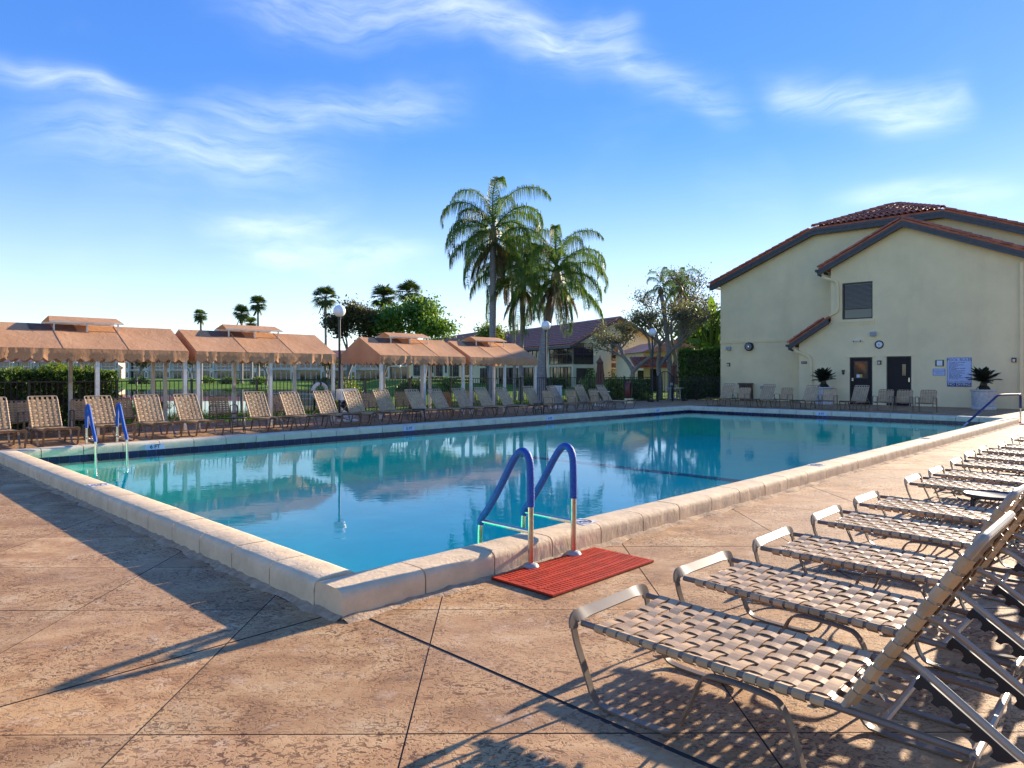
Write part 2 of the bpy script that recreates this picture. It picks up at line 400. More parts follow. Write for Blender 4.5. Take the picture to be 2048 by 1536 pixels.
def leaf_mat(name, stops, trans=.35, rough=.5):
    g = G(name); r = g.n('ShaderNodeNewGeometry').outputs['Random Per Island']
    n = g.noise(g.vec('world'), 1.6, 3)
    f = g.math('ADD', g.math('MULTIPLY', r, .65), g.math('MULTIPLY', n, .38))
    cc = g.ramp(f, stops); g.set(cc, rough, 0, None, .35)
    tl = g.n('ShaderNodeBsdfTranslucent'); g.l(g.mix(1.0, cc, (1.5,1.45,.7), 'MULTIPLY'), tl.inputs[0])
    mx = g.n('ShaderNodeMixShader'); mx.inputs[0].default_value = trans
    g.l(g.b.outputs[0], mx.inputs[1]); g.l(tl.outputs[0], mx.inputs[2]); g.l(mx.outputs[0], g.out.inputs[0]); return g.m
M['leaf_green'] = leaf_mat('bright green leaves', [(.1,(.05,.11,.015)), (.5,(.11,.21,.03)), (.9,(.22,.30,.05))])
M['leaf_dark'] = leaf_mat('dark hedge leaves', [(.1,(.025,.05,.012)), (.6,(.07,.13,.022)), (.95,(.15,.23,.04))], .3)
M['leaf_olive'] = leaf_mat('olive brown leaves', [(.1,(.035,.042,.02)), (.5,(.075,.08,.035)), (.9,(.18,.13,.045))])
M['leaf_yellow'] = leaf_mat('yellow green leaves', [(.1,(.07,.11,.015)), (.5,(.14,.2,.02)), (.9,(.26,.26,.05))])
M['leaf_new'] = leaf_mat('hedge new growth', [(.1,(.06,.12,.015)), (.55,(.13,.21,.02)), (.8,(.22,.22,.04)), (.97,(.30,.12,.05))])
M['leaf_grey'] = leaf_mat('grey green sparse leaves', [(.1,(.08,.085,.045)), (.5,(.14,.14,.07)), (.9,(.24,.21,.08))])
M['frond'] = leaf_mat('queen palm fronds', [(.1,(.05,.09,.02)), (.5,(.12,.20,.045)), (.88,(.23,.30,.06)), (1,(.36,.31,.08))], .3)
M['frond_dry'] = leaf_mat('dry palm fronds', [(.1,(.09,.055,.03)), (.5,(.17,.11,.05)), (.9,(.28,.2,.07))], .3)
M['frond_far'] = leaf_mat('fan palm leaves', [(.1,(.04,.06,.02)), (.6,(.08,.12,.035)), (.95,(.16,.19,.06))], .35)
M['cycad'] = leaf_mat('sago palm leaves', [(.1,(.012,.014,.012)), (.6,(.02,.03,.015)), (.95,(.05,.06,.03))], .15)
def bark(name, c):
    g = G(name); v = g.vec('world', (1,1,2.2))
    cc = g.ramp(g.noise(v, 7, 6, .65), [(.3, tuple(x*.6 for x in c)), (.7, tuple(x*1.2 for x in c))])
    return g.set(cc, .9, 0, g.bump(g.noise(v, 24, 5), .6, .02), .2)
M['bark'] = bark('grey bark', (.27,.235,.20)); M['bark_dark'] = bark('dark bark', (.10,.08,.065)); M['palm_trunk'] = bark('palm trunk', (.33,.29,.255))
def grass_mat():
    g = G('lawn grass'); v = g.vec('world')
    cc = g.ramp(g.noise(v, .5, 7, .7), [(.3, (.07,.14,.015)), (.5, (.12,.21,.022)), (.72, (.2,.27,.035))])
    return g.set(cc, .95, 0, g.bump(g.noise(v, 30, 4), .7, .05), .1)
M['grass'] = grass_mat()
M['grass_blade'] = leaf_mat('grass blades', [(.1,(.05,.11,.012)), (.5,(.10,.19,.02)), (.95,(.2,.27,.04))], .35)
ORD = ['first','second','third','fourth','fifth','sixth','seventh','eighth','ninth','tenth','eleventh','twelfth','thirteenth','fourteenth','fifteenth','sixteenth','seventeenth','eighteenth','nineteenth','twentieth']

# ================================================================== terrain and lake
def ss(a, b, x): x = min(max((x-a)/(b-a), 0), 1); return x*x*(3-2*x)
def ground_z(X, Y):
    s, t = ST(X, Y)
    if -2 < s < 23 and -2 < t < 12.5: return -2.0
    base = -.07+.012*max(0, min(Y, 62)-38) if X > -.20*Y else -.07-.25*ss(60, 90, Y)
    if Y > 62 and X > -.20*Y: base = .22
    d = min(t-23.5, (-.20*Y-X-1.0), 76-Y)
    if d < -6: return base
    if d < 0: return base+(-.42-base)*ss(-6, 0, d)
    return -.42-.5*min(1, d/2.5)
def make_ground():
    xs = np.concatenate([np.linspace(-1500,-130,14), np.arange(-120,60,1.5), np.linspace(66,1500,18)])
    ys = np.concatenate([np.linspace(-300,-12,8), np.arange(-8,126,1.5), np.linspace(134,2600,22)])
    V = np.array([(x, y, ground_z(x, y)) for y in ys for x in xs]); n = len(xs)
    F = np.array([(j*n+i, j*n+i+1, (j+1)*n+i+1, (j+1)*n+i) for j in range(len(ys)-1) for i in range(n-1)])
    o = link(bpy.data.objects.new('lawn', npmesh('lawn', V, F, M['grass'], True))); struct(o)
    lk = MB().poly([(*W(-120,21)[:2],-.42),(*W(24,21)[:2],-.42),(0,82,-.42),(-260,82,-.42)]).build('lake_water', M['lake']); struct(lk)
make_ground()

# ================================================================== pool deck
SL, SW = 21.1, 10.2            # outer size of the pool
XL = [-16,-13.8,-12.4,-11,-9.6,-8.1,-6.7,-5.28,-3.9,-2.49,-1.41,-.36,1.0,2.39,3.82,5.25,6.7,8.1,9.5,10.9,12.3,13.7,15.1,16.5,17.9,19.3,20.7,22.1,23.5,25,26.5,28,29.5,31,33]
YLl = [-8,-6,-4,-2,-.2,1.3,2.71,4.13,5.04,5.97,7.4,8.9,10.4,11.9,13.4,14.9,16.4,17.9,19.4,20.9,22.4,23.9,25.4,26.9,28.4,29.9,31.4,32.9,34.4,36,38,40]
YLr = [-8,-6,-4,-2,-.2,1.25,2.71,4.13,5.62,7.1,8.58,10.06,11.54,13,14.5,16,17.5,19,20.5,22,23.5,25,26.5,28,29.5,31,32.5,34,36,38,40]
def clip(poly, a, b, c):        # keep a*s+b*t <= c
    out = []
    for i in range(len(poly)):
        p, q = poly[i-1], poly[i]; dp, dq = a*p[0]+b*p[1]-c, a*q[0]+b*q[1]-c
        if (dp <= 0) != (dq <= 0):
            k = dp/(dp-dq); out.append((p[0]+(q[0]-p[0])*k, p[1]+(q[1]-p[1])*k))
        if dq <= 0: out.append(q)
    return out
sub = MB()
for s0, s1, t0, t1 in ((-14,0.1,-14,SW+.2), (0.1,31,-14,0.1), (-14,31,SW-.1,16.3), (SL-.1,31,0.1,SW-.1)):
    sub.poly([W(s0,t0,-.0035), W(s1,t0,-.0035), W(s1,t1,-.0035), W(s0,t1,-.0035)])
deck = struct(sub.build('pool_deck', M['joint']))
far_slabs = MB(); ga = R(1.0)
for (s0, s1, t0, t1, YL) in ((-14,-.05,.135,10.3,YLl), (-14,.110,-14,.125,YLr), (.136,31,-14,-.05,YLr), (-14,31,10.31,16.3,YLl), (21.16,30.9,-.04,10.30,YLr)):
    for i in range(len(XL)-1):
        for j in range(len(YL)-1):
            g_ = .0035
            cs = [(XL[i]+g_,YL[j]+g_),(XL[i+1]-g_,YL[j]+g_),(XL[i+1]-g_,YL[j+1]-g_),(XL[i]+g_,YL[j+1]-g_)]
            cs = [(x-y*math.sin(ga), y+x*math.sin(ga)*.35) for x, y in cs]
            p = [ST(x, y) for x, y in cs]
            for a, b, c in ((-1,0,-s0),(1,0,s1),(0,-1,-t0),(0,1,t1)):
                p = clip(p, a, b, c)
                if len(p) < 3: break
            if len(p) < 3: continue
            w = [W(*q) for q in p]; n = len(w)
            ar = abs(sum(w[k-1][0]*w[k][1]-w[k][0]*w[k-1][1] for k in range(n)))/2
            if ar < .004: continue
            cx_ = sum(q[0] for q in w)/n; cy_ = sum(q[1] for q in w)/n
            near = .6 < cy_ < 13.5 and abs(cx_) < cy_*.78+1.6
            ox, oy = (cx_, cy_) if near else (0, 0)
            top = [(q[0]-ox, q[1]-oy, 0) for q in w]; ins = []
            bot = [(x, y, -.021) for x, y, z in top]
            fs = [tuple(range(n))]+[(k, n+k, n+(k+1)%n, (k+1)%n) for k in range(n)]
            if near:
                so = MB().add(top+bot, fs).build('deck_slab', M['deck'], deck, loc=(ox, oy, random.uniform(-.0008, .0008)))
                so.data.materials.append(M['joint'])              # dirt-stained slab edges
                so.data.polygons.foreach_set('material_index', [0]+[1]*n)
            else: far_slabs.add(top+bot, fs)
struct(far_slabs.build('deck_slabs', M['deck'], deck), 'stuff')
MB().box(.112,.134,-14,-.06,-.02,-.004).build('expansion_joint', M['rubber_joint'], deck, loc=W(0,0), rot=(0,0,ROT))
# mortar fillet along the foot of the near coping, with a ragged edge
mo = MB()
def ragged(n, f):
    a = []; b = []; c = []
    for i in range(n+1):
        wd = .035+random.random()*.03+.02*math.sin(i*.7)
        a.append(f(i/n, .004, random.uniform(.012,.03))); b.append(f(i/n, -wd, .004)); c.append(f(i/n, -wd-.012, -.004))
    k = len(mo.v); mo.v += a+b+c; m = n+1
    for i in range(n):
        mo.f.append((k+i, k+i+1, k+m+i+1, k+m+i)); mo.f.append((k+m+i, k+m+i+1, k+2*m+i+1, k+2*m+i))
ragged(160, lambda q, d, z: (d, SW*(1-q), z))
ragged(320, lambda q, d, z: (SL*q, d, z))
mo.build('mortar_fillet', M['mortar'], deck, smooth=50, loc=W(0,0), rot=(0,0,ROT))

# ================================================================== the pool
WZ = -.04; IN = .30
def shell():
    m = MB(); a, b, c, d = IN, SL-IN, IN, SW-IN; zt = .02
    def fl(s): return -1.0+.15*ss(.3, .7, s/SL)
    n = 12; S = [a+(b-a)*i/n for i in range(n+1)]
    for i in range(n):
        s0, s1 = S[i], S[i+1]; z0, z1 = fl(s0), fl(s1)
        m.poly([(s0,c,z0),(s1,c,z1),(s1,d,z1),(s0,d,z0)]); m.poly([(s0,c,zt),(s1,c,zt),(s1,c,z1),(s0,c,z0)]); m.poly([(s1,d,zt),(s0,d,zt),(s0,d,z0),(s1,d,z1)])
    m.poly([(a,d,zt),(a,c,zt),(a,c,fl(a)),(a,d,fl(a))]); m.poly([(b,c,zt),(b,d,zt),(b,d,fl(b)),(b,c,fl(b))])
    o = struct(m.build('swimming_pool', M['plaster'], loc=W(0,0), rot=(0,0,ROT)))
    MB().box(11.6,11.75,c+.002,d-.002,-.95,-.86).build('floor_stripe', M['pool_stripe'], o)
    st = MB()
    for k in range(3): st.box(b-.32*(3-k), b-.002 if k == 2 else b-.32*(2-k), .32, 2.4, -.84, -.64+.2*k)
    st.build('entry_steps', M['plaster'], o)
    # backing beam under the coping, so that joints are dark
    bb = MB(); z0, z1 = -.3, .125
    for q in ((.02,SL-.02,.02,IN-.01),(.02,SL-.02,SW-IN+.01,SW-.02),(.02,IN-.01,IN-.01,SW-IN+.01),(SL-IN+.01,SL-.02,IN-.01,SW-IN+.01)): bb.box(q[0],q[1],q[2],q[3],z0,z1)
    bb.build('bond_beam', M['joint'], o); return o
pool = shell()
w_ = MB(); nx, ny = 2, 2
w_.poly([(IN-.01,IN-.01,WZ),(SL-IN+.01,IN-.01,WZ),(SL-IN+.01,SW-IN+.01,WZ),(IN-.01,SW-IN+.01,WZ)])
struct(w_.build('pool_water', M['water'], loc=W(0,0), rot=(0,0,ROT)))
PROF = [(0,-.04),(0,.06),(0,.112),(.006,.14),(.022,.157),(.05,.166),(.15,.168),(.25,.166),(.278,.159),(.294,.145),(.302,.12),(.304,.06),(.302,.022)]
def block(L, mat, jit, seed):
    r = random.Random(seed); m = MB(); n = 6; k = len(PROF); vs = []
    for i in range(n+1):
        x = .006+(L-.012)*i/n
        for d, z in PROF:
            e = 0 if i in (0, n) else jit
            vs.append((x, d+r.uniform(-e, e)*(1 if d < .05 else .3), z+r.uniform(-e, e)*.5))
    fs = [(i*k+q, (i+1)*k+q, (i+1)*k+q+1, i*k+q+1) for i in range(n) for q in range(k-1)]
    fs = [tuple(reversed(f)) for f in fs]
    fs += [tuple(range(k)), tuple(reversed([n*k+q for q in range(k)]))]
    return m.add(vs, fs).mesh('coping_stone', mat, 40)
def run(s, t, rz, length, n, mat, jit):
    L = length/n; ms = [block(L, mat, jit, q) for q in range(4)]
    for i in range(n):
        c, sn = math.cos(rz), math.sin(rz)
        obj('coping_stone', ms[random.randrange(4)], pool, (s+c*L*i, t+sn*L*i, random.uniform(-.0015,.0015)), (0,0,rz))
run(0, 0, 0, SL, 35, M['coping'], .004)
run(0, SW-IN, R(-90), SW-2*IN, 17, M['coping'], .003)
run(SL, SW, R(180), SL, 35, M['coping_far'], .0015)
run(SL, IN, R(90), SW-2*IN, 17, M['coping_far'], .0015)
tm = MB().box(.003,.147,-.004,.006,-.13,.019).mesh('waterline_tile', M['tile_blue'])
gr = MB()
for s, t, rz, n in ((SL-IN, SW-IN, 180, 136), (SL-IN, IN, 90, 64), (IN, IN, 0, 136), (IN, SW-IN, -90, 64)):
    c, sn = round(math.cos(R(rz))), round(math.sin(R(rz)))
    for i in range(n):
        if rz in (0, -90): continue       # never seen from the deck side the photograph shows
        obj('waterline_tile', tm, pool, (s+c*.15*i, t+sn*.15*i, 0), (0,0,R(rz)))
gr.box(IN+.001,SL-IN-.001,SW-IN-.003,SW-IN+.02,-.14,.0195); gr.box(SL-IN-.003,SL-IN+.02,IN+.001,SW-IN-.02,-.14,.0195)
gr.build('tile_grout', M['grout'], pool)
# depth numbers on the inner faces, no-diving plates on top of the near coping
def depth_marker(body, s, t, rz):
    p = MB().box(-.16,.16,0,.012,-.055,.045).build('depth_marker', M['sign_white'], pool, loc=(s,t,.075), rot=(0,0,rz))
    obj('depth_number', text_mesh('depth_number', body, .095, M['black_plastic'], bold=.002), p, (0,.0,-.004), (R(90),0,0)).location.y = -.002
for body, s in (('6 FT', 2.33), ('5 FT', 7.99), ('4 FT', 13.05), ('4 FT', 18.7)): depth_marker(body, s, SW-IN-.009, 0)
depth_marker('3 FT', SL-IN-.009, 5.14, R(-90))
def no_dive(s, t, rz):
    p = MB().box(-.09,.09,-.09,.09,0,.003).build('no_diving_plate', M['white_paint'], pool, loc=(s,t,.1685), rot=(0,0,rz))
    a = MB(); n = 24
    pts = [(.072*math.cos(2*math.pi*i/n), .072*math.sin(2*math.pi*i/n), .0045) for i in range(n)]
    a.bar(pts, .012, .002, closed=True, normals=[(0,0,1)]*n); a.bar([(-.05,.05,.0045),(.05,-.05,.0045)], .012, .002, normals=[(0,0,1)]*2)
    a.build('prohibition_ring', M['sign_brown'], p)
    d = MB().bar([(-.04,-.01,.0035),(.0,.02,.0035),(.04,.0,.0035)], .016, .001, normals=[(0,0,1)]*3); d.bar([(-.05,-.035,.0035),(.05,-.035,.0035)], .008, .001, normals=[(0,0,1)]*2)
    d.build('diver_symbol', M['black_plastic'], p)
no_dive(2.38, .17, 0); no_dive(.16, 5.14, R(-90)); no_dive(7.35, .17, 0); no_dive(12.6, .17, 0)

# ================================================================== clubhouse
CH = thing('clubhouse', 'cream stucco clubhouse with terracotta tile gables beyond the far end of the pool', 'building', 30.5, 5.4)
def C(s, t, z): return (s-30.5, t-5.4, z)
def wall_plane(name, s, tb, ztop, holes, parent, mat, depth=.14):
    m = MB(); ts = sorted(set(tb+[h[0] for h in holes]+[h[1] for h in holes]))
    for a, b in zip(ts, ts[1:]):
        cuts = sorted([(h[2], h[3]) for h in holes if h[0] <= a+1e-6 and h[1] >= b-1e-6])
        z = 0
        segs = []
        for c0, c1 in cuts: segs.append((z, c0)); z = c1
        segs.append((z, None))
        for z0, z1 in segs:
            if z1 is None: za, zb = ztop(a+1e-6), ztop(b-1e-6)
            else: za = zb = z1
            if max(za, zb)-z0 < 1e-4: continue
            m.poly([C(s,a,z0), C(s,a,za), C(s,b,zb), C(s,b,z0)])
    for t0, t1, z0, z1 in holes:
        e = s+depth
        m.poly([C(s,t0,z0),C(e,t0,z0),C(e,t0,z1),C(s,t0,z1)]); m.poly([C(s,t1,z1),C(e,t1,z1),C(e,t1,z0),C(s,t1,z0)])
        m.poly([C(s,t0,z1),C(e,t0,z1),C(e,t1,z1),C(s,t1,z1)]); m.poly([C(s,t0,z0),C(s,t1,z0),C(e,t1,z0),C(e,t0,z0)])
    return m.build(name, mat, parent)
def f_top(t):
    if t > 8.35: return 3.72+(t-8.35)*(2.80-3.72)/1.44
    return 7.60-(t-5.37)*.50 if t > 5.37 else 7.60-(5.37-t)*.435
holes = [(6.60,7.87,3.76,5.38), (6.61,7.55,0,2.07), (5.09,6.05,0,2.09)]
wall_plane('front_wall', 30.5, [1.05,5.37,8.35,9.79], f_top, holes, CH, M['stucco'])
sw_ = MB()     # returns of the front block
sw_.poly([C(30.5,9.79,0),C(30.5,9.79,2.80),C(31.5,9.79,2.80),C(31.5,9.79,0)]); sw_.poly([C(30.5,8.35,3.7),C(30.5,8.35,6.1),C(31.5,8.35,6.1),C(31.5,8.35,3.7)])
sw_.poly([C(30.5,1.05,0),C(44,1.05,0),C(44,1.05,5.7),C(30.5,1.05,5.7)]); sw_.build('side_wall', M['stucco'], CH)
def r_top(t):
    if t > 9.44: return 7.95-(t-9.44)*.413
    if t < 4.10: return 7.95-(4.10-t)*.40
    return 7.95
wall_plane('rear_wall', 31.5, [.9,4.10,9.44,14.28], r_top, [], CH, M['stucco'])
b_ = MB(); b_.poly([C(31.5,14.28,0),C(31.5,14.28,5.95),C(46,14.28,5.95),C(46,14.28,0)]); b_.poly([C(46,.9,0),C(46,14.28,0),C(46,14.28,5.95),C(46,7,9.1),C(46,.9,6.5)]); b_.poly([C(31.5,.9,5.6),C(46,.9,5.6),C(46,.9,6.6),C(31.5,.9,6.6)])
b_.build('end_wall', M['stucco'], CH)
MB().box(31.46-30.5,31.52-30.5,9.82-5.4,14.29-5.4,2.91,3.07).build('string_course', M['stucco'], CH)
# roofs: sloping slabs, fascias, tiles
def slab(name, q, th, mat): return MB().prism([C(*p) for p in q], (0,0,-th)).build(name, mat, CH)
FA = (30.2, 5.37, 7.86)
slab('roof_slope', [(30.2,8.80,6.15),(30.2,5.37,7.86),(44,5.37,7.86),(44,8.80,6.15)], .08, M['tile'])
slab('roof_slope', [(30.2,5.369,7.86),(30.2,.55,5.77),(44,.55,5.77),(44,5.369,7.86)], .08, M['tile'])
slab('roof_slope', [(30.2,10.15,2.78),(30.2,8.36,3.93),(31.6,8.36,3.93),(31.6,10.15,2.78)], .08, M['tile'])
slab('roof_slope', [(31.2,14.75,6.03),(31.2,9.44,8.22),(34.3,6.77,9.37),(46.2,6.77,9.37),(46.2,14.75,6.03)], .08, M['tile'])
slab('roof_slope', [(31.2,4.10,8.22),(31.2,.55,6.8),(46.2,.55,6.8),(46.2,6.769,9.37),(34.3,6.769,9.37)], .08, M['tile'])
slab('roof_hip', [(31.2,9.44,8.21),(31.2,4.10,8.21),(34.3,6.77,9.36)], .08, M['tile'])
def fascia(s, a, b, h, th=.05, dz=-.085, sub=True):
    (t0,z0),(t1,z1) = a, b; z0 += dz; z1 += dz
    MB().prism([C(s,t0,z0),C(s,t1,z1),C(s,t1,z1-h),C(s,t0,z0-h)], (th,0,0)).build('fascia_board', M['fascia'], CH)
    MB().prism([C(s-.022,t0,z0),C(s-.022,t1,z1),C(s-.022,t1,z1-h*.42),C(s-.022,t0,z0-h*.42)], (.02,0,0)).build('fascia_trim', M['fascia'], CH)
    MB().prism([C(s+th+.002,t0,z0-h+.03),C(s+th+.002,t1,z1-h+.03),C(s+th+.24,t1,z1-h+.03),C(s+th+.24,t0,z0-h+.03)], (0,0,.02)).build('soffit', M['soffit'], CH)
fascia(30.2, (8.80,6.15), (5.37,7.86), .25); fascia(30.2, (5.369,7.86), (.55,5.77), .25); fascia(30.2, (10.15,2.78), (8.36,3.93), .22)
fascia(31.2, (14.75,6.03), (9.44,8.22), .27); fascia(31.2, (9.439,8.22), (4.101,8.22), .27); fascia(31.2, (4.10,8.22), (.55,6.8), .27)
def cap_mesh(L, r0, r1, name='roof_tile', flat=.8):
    m = MB(); n = 8; vs = []
    for x, r in ((0, r0), (L, r1)):
        for rr in (r, r-.018):
            for i in range(n+1):
                a = math.pi*i/n; vs.append((x, -rr*math.cos(a), rr*math.sin(a)*flat))
    k = n+1; fs = []
    for i in range(n):
        fs += [(i, 2*k+i, 2*k+i+1, i+1), (k+i+1, 3*k+i+1, 3*k+i, k+i), (i+1, k+i+1, k+i, i), (2*k+i, 3*k+i, 3*k+i+1, 2*k+i+1)]
    fs += [(0, k, 3*k, 2*k), (n, 2*k+n, 3*k+n, k+n)]
    return m.add(vs, fs).mesh(name, M['tile'], 35)
CAP = cap_mesh(.46, .135, .115); FIELD = cap_mesh(.44, .115, .095)
def caps(p, q, me, pitch, name, dz=.0, up=.03):
    p, q = Vector(C(*p)), Vector(C(*q)); d = q-p; n = max(1, int(d.length/pitch)); d.normalize()
    yaw = math.atan2(d.y, d.x); pit = -math.atan2(d.z, math.hypot(d.x, d.y))+.035
    for i in range(n):
        o = obj(name, me, CH, p+d*(pitch*i+random.uniform(-.01,.01))+Vector((0,0,up)), (random.uniform(-.04,.04), pit, yaw+random.uniform(-.02,.02)))
caps((30.27,8.83,6.12), (30.27,5.37,7.87), CAP, .37, 'rake_tile'); caps((30.27,.55,5.76), (30.27,5.37,7.87), CAP, .37, 'rake_tile')
caps((30.27,10.2,2.75), (30.27,8.36,3.94), CAP, .37, 'rake_tile'); caps((31.27,14.8,6.0), (31.27,9.44,8.22), CAP, .37, 'rake_tile')
caps((31.27,.55,6.78), (31.27,4.10,8.22), CAP, .37, 'rake_tile')
caps((31.2,9.44,8.22), (34.3,6.77,9.38), CAP, .37, 'hip_tile', up=.05); caps((31.2,4.10,8.22), (34.3,6.77,9.38), CAP, .37, 'hip_tile', up=.05)
pit = math.atan2(9.36-8.21, 3.1)
for r_ in range(9):
    f_ = r_*.355/3.3
    t0, t1 = 9.44+(6.77-9.44)*f_, 4.10+(6.77-4.10)*f_
    k = int((t0-t1-.2)/.25)
    for c_ in range(max(k, 0)+1):
        t = (t0+t1)/2+(c_-k/2)*.25
        obj('roof_tile', FIELD, CH, C(31.15+3.1*f_, t, 8.21+1.15*f_+.015), (0, -pit+.05, random.uniform(-.015,.015)))
# window with blind
wn = MB(); 
for q in ((6.60,7.87,5.32,5.38),(6.60,7.87,3.76,3.82),(6.60,6.66,3.82,5.32),(7.81,7.87,3.82,5.32),(6.66,7.81,4.20,4.25)): wn.box(.06,.11,q[0]-5.4,q[1]-5.4,q[2],q[3])
wf = wn.build('window', M['bronze'], CH)
MB().box(.115,.12,6.66-5.4,7.81-5.4,3.82,5.32).build('pane', M['glass_dark'], wf)
sl_ = MB().box(-.003,.003,6.68-5.4,7.79-5.4,-.014,.014).mesh('blind_slat', M['blind'])
for i in range(19): obj('blind_slat', sl_, wf, (.095,0,4.29+i*.054), (0,R(25),0))
MB().box(-.05,.14,6.52-5.4,7.95-5.4,3.62,3.755).build('window_sill', M['stucco'], CH); MB().box(-.025,.02,6.52-5.4,7.95-5.4,3.52,3.618).build('window_sill', M['stucco'], CH)
# doors
for t0, t1, h_, big in ((6.61,7.55,2.07,True), (5.09,6.05,2.09,False)):
    d = MB().box(.06,.10,t0+.05-5.4,t1-.05-5.4,.02,h_-.05).build('door', M['door'], CH)
    fr = MB()
    for q in ((t0,t0+.05,0,h_),(t1-.05,t1,0,h_),(t0+.05,t1-.05,h_-.05,h_)): fr.box(.03,.12,q[0]-5.4,q[1]-5.4,q[2],q[3])
    fr.build('door_frame', M['bronze'], CH)
    MB().box(-.05,.0,t0-.1-5.4,t1+.1-5.4,h_,h_+.05).build('door_lintel', M['stucco'], CH)
    if big:
        MB().box(.05,.059,6.84-5.4,7.34-5.4,1.17,1.87).build('door_pane', M['glass_dark'], d)
        fr = MB()
        for q in ((6.80,6.84,1.13,1.91),(7.34,7.38,1.13,1.91),(6.84,7.34,1.87,1.91),(6.84,7.34,1.13,1.17)): fr.box(.048,.06,q[0]-5.4,q[1]-5.4,q[2],q[3])
        fr.build('pane_frame', M['bronze'], d)
        MB().box(.042,.047,7.15-5.4,7.27-5.4,1.18,1.32).build('door_sticker', M['white_paint'], d); MB().box(.042,.047,7.03-5.4,7.15-5.4,1.18,1.32).build('door_sticker', M['sticker_yellow'], d)
        MB().box(.03,.059,7.40-5.4,7.47-5.4,1.03,1.16).build('lock_plate', M['steel'], d)
    else:
        MB().box(.05,.059,5.31-5.4,5.45-5.4,1.27,1.75).build('door_pane', M['glass_dark'], d)
        MB().box(.03,.059,5.16-5.4,5.21-5.4,1.0,1.18).build('lock_plate', M['steel'], d)
# gutters and downspouts
def pipe(pts, w=.10, name='downspout', mat=None): MB().bar([C(*p) for p in smoothpath(pts, 2)], w, .075, normals=[(-1,0,0)]*len(smoothpath(pts,2))).build(name, mat or M['stucco'], CH, smooth=40)
pipe([(30.42,8.72,5.95),(30.42,8.70,5.78),(30.42,8.42,5.62),(30.42,8.10,5.52),(30.42,8.02,5.40),(30.42,8.02,4.4),(30.42,8.02,4.2),(30.42,8.18,4.06),(30.42,8.40,3.98)])
pipe([(30.42,10.02,2.62),(30.42,9.98,2.45),(30.42,9.55,2.28),(30.42,9.28,2.15),(30.42,9.20,1.95),(30.42,9.20,.1)])
pipe([(30.42,1.30,5.6),(30.42,1.30,5.35),(30.42,1.30,.1)], .11)
for t, z, s1 in ((8.86,6.08,44), (10.21,2.72,31.5), (14.81,5.96,46)):
    MB().box((30.2 if t < 12 else 31.2)-30.5, s1-30.5, t-5.4-.02, t-5.4+.09, z-.12, z-.01).build('gutter', M['fascia'], CH)
MB().tube([C(30.34,8.86,6.0),C(30.34,8.85,5.85),C(30.38,8.72,5.78)], .05).build('gutter_outlet', M['fascia'], CH); MB().tube([C(30.34,10.2,2.68),C(30.34,10.2,2.5),C(30.38,10.0,2.42)], .05).build('gutter_outlet', M['fascia'], CH)

# things fixed to the clubhouse walls; local x points out of the wall towards the pool (-s)
def wall_thing(name, label, cat, s, t, z, group=None): return thing(name, label, cat, s, t, z, R(180), group)
k = wall_thing('wall_clock', 'round black rimmed wall clock above the gap between the two doors', 'clock', 30.5, 6.33, 2.61)
def ring(r0, r1, h): return MB().lathe([(r0,0),(r1,0),(r1,h*.7),(r1-.015,h),(r0,h*.8)], 32)
def on_wall(m, name, mat, parent, smooth=None): return m.build(name, mat, parent, smooth, rot=(0, R(90), 0))
on_wall(MB().lathe([(.13,.001),(.175,.001),(.18,.03),(.165,.045),(.145,.035),(.13,.02)], 32, caps=False), 'rim', M['black_plastic'], k, 50)
on_wall(MB().lathe([(.0005,.006),(.15,.006),(.15,.018),(.0005,.018)], 32), 'dial', M['white_paint'], k)
hd = MB().box(.019,.022,-.006,.006,-.085,.01).build('minute_hand', M['black_plastic'], k, rot=(R(-15),0,0)); hd = MB().box(.022,.025,-.008,.008,-.01,.06).build('hour_hand', M['black_plastic'], k, rot=(R(75),0,0))
tk = MB()
for i in range(12): a = i*math.pi/6; tk.box(.0185,.020,.115*math.sin(a)-.008,.115*math.sin(a)+.008,.115*math.cos(a)-.01,.115*math.cos(a)+.01)
tk.build('hour_marks', M['black_plastic'], k)
def flood(s, t, z, label):
    k = wall_thing('flood_light', label, 'light', s, t, z, 'grey floodlights on the clubhouse wall')
    MB().box(0,.04,-.05,.05,-.05,.06).build('mount', M['grey_box'], k)
    MB().prism([(.04,-.11,-.10),(.17,-.11,-.06),(.17,-.11,.07),(.04,-.11,.10)], (0,.22,0)).build('housing', M['grey_box'], k); MB().box(.06,.15,-.09,.09,-.098,-.09).build('lens', M['light_lens'], k, rot=(0,R(-8),0))
flood(30.5, 6.55, 3.07, 'grey box floodlight on the wall above the clock'); flood(31.5, 13.78, 2.64, 'grey box floodlight at the far left end of the clubhouse wall')
def sconce(s, t, z, label):
    k = wall_thing('wall_sconce', label, 'light', s, t, z, 'small black wall sconces'); MB().box(0,.02,-.07,.07,-.09,.09).build('back_plate', M['black_metal'], k)
    MB().box(.02,.12,-.06,.06,.04,.08).build('hood', M['black_metal'], k); MB().lathe([(.035,-.07),(.05,-.02),(.05,.04)], 12, (.07,0,0)).build('lens', M['light_lens'], k, 40)
    MB().box(.02,.04,-.075,-.06,-.09,.09).build('cheek', M['black_metal'], k); MB().box(.02,.04,.06,.075,-.09,.09).build('cheek', M['black_metal'], k)
sconce(31.5, 13.81, 1.81, 'small black sconce below the floodlight at the wall corner'); sconce(30.5, 6.32, 1.83, 'small black sconce between the two dark doors'); sconce(30.5, 1.55, 1.88, 'small black sconce beside the right downspout')
k = wall_thing('exhaust_vent', 'round louvred metal vent on the left clubhouse wall', 'vent', 31.5, 12.67, 2.71)
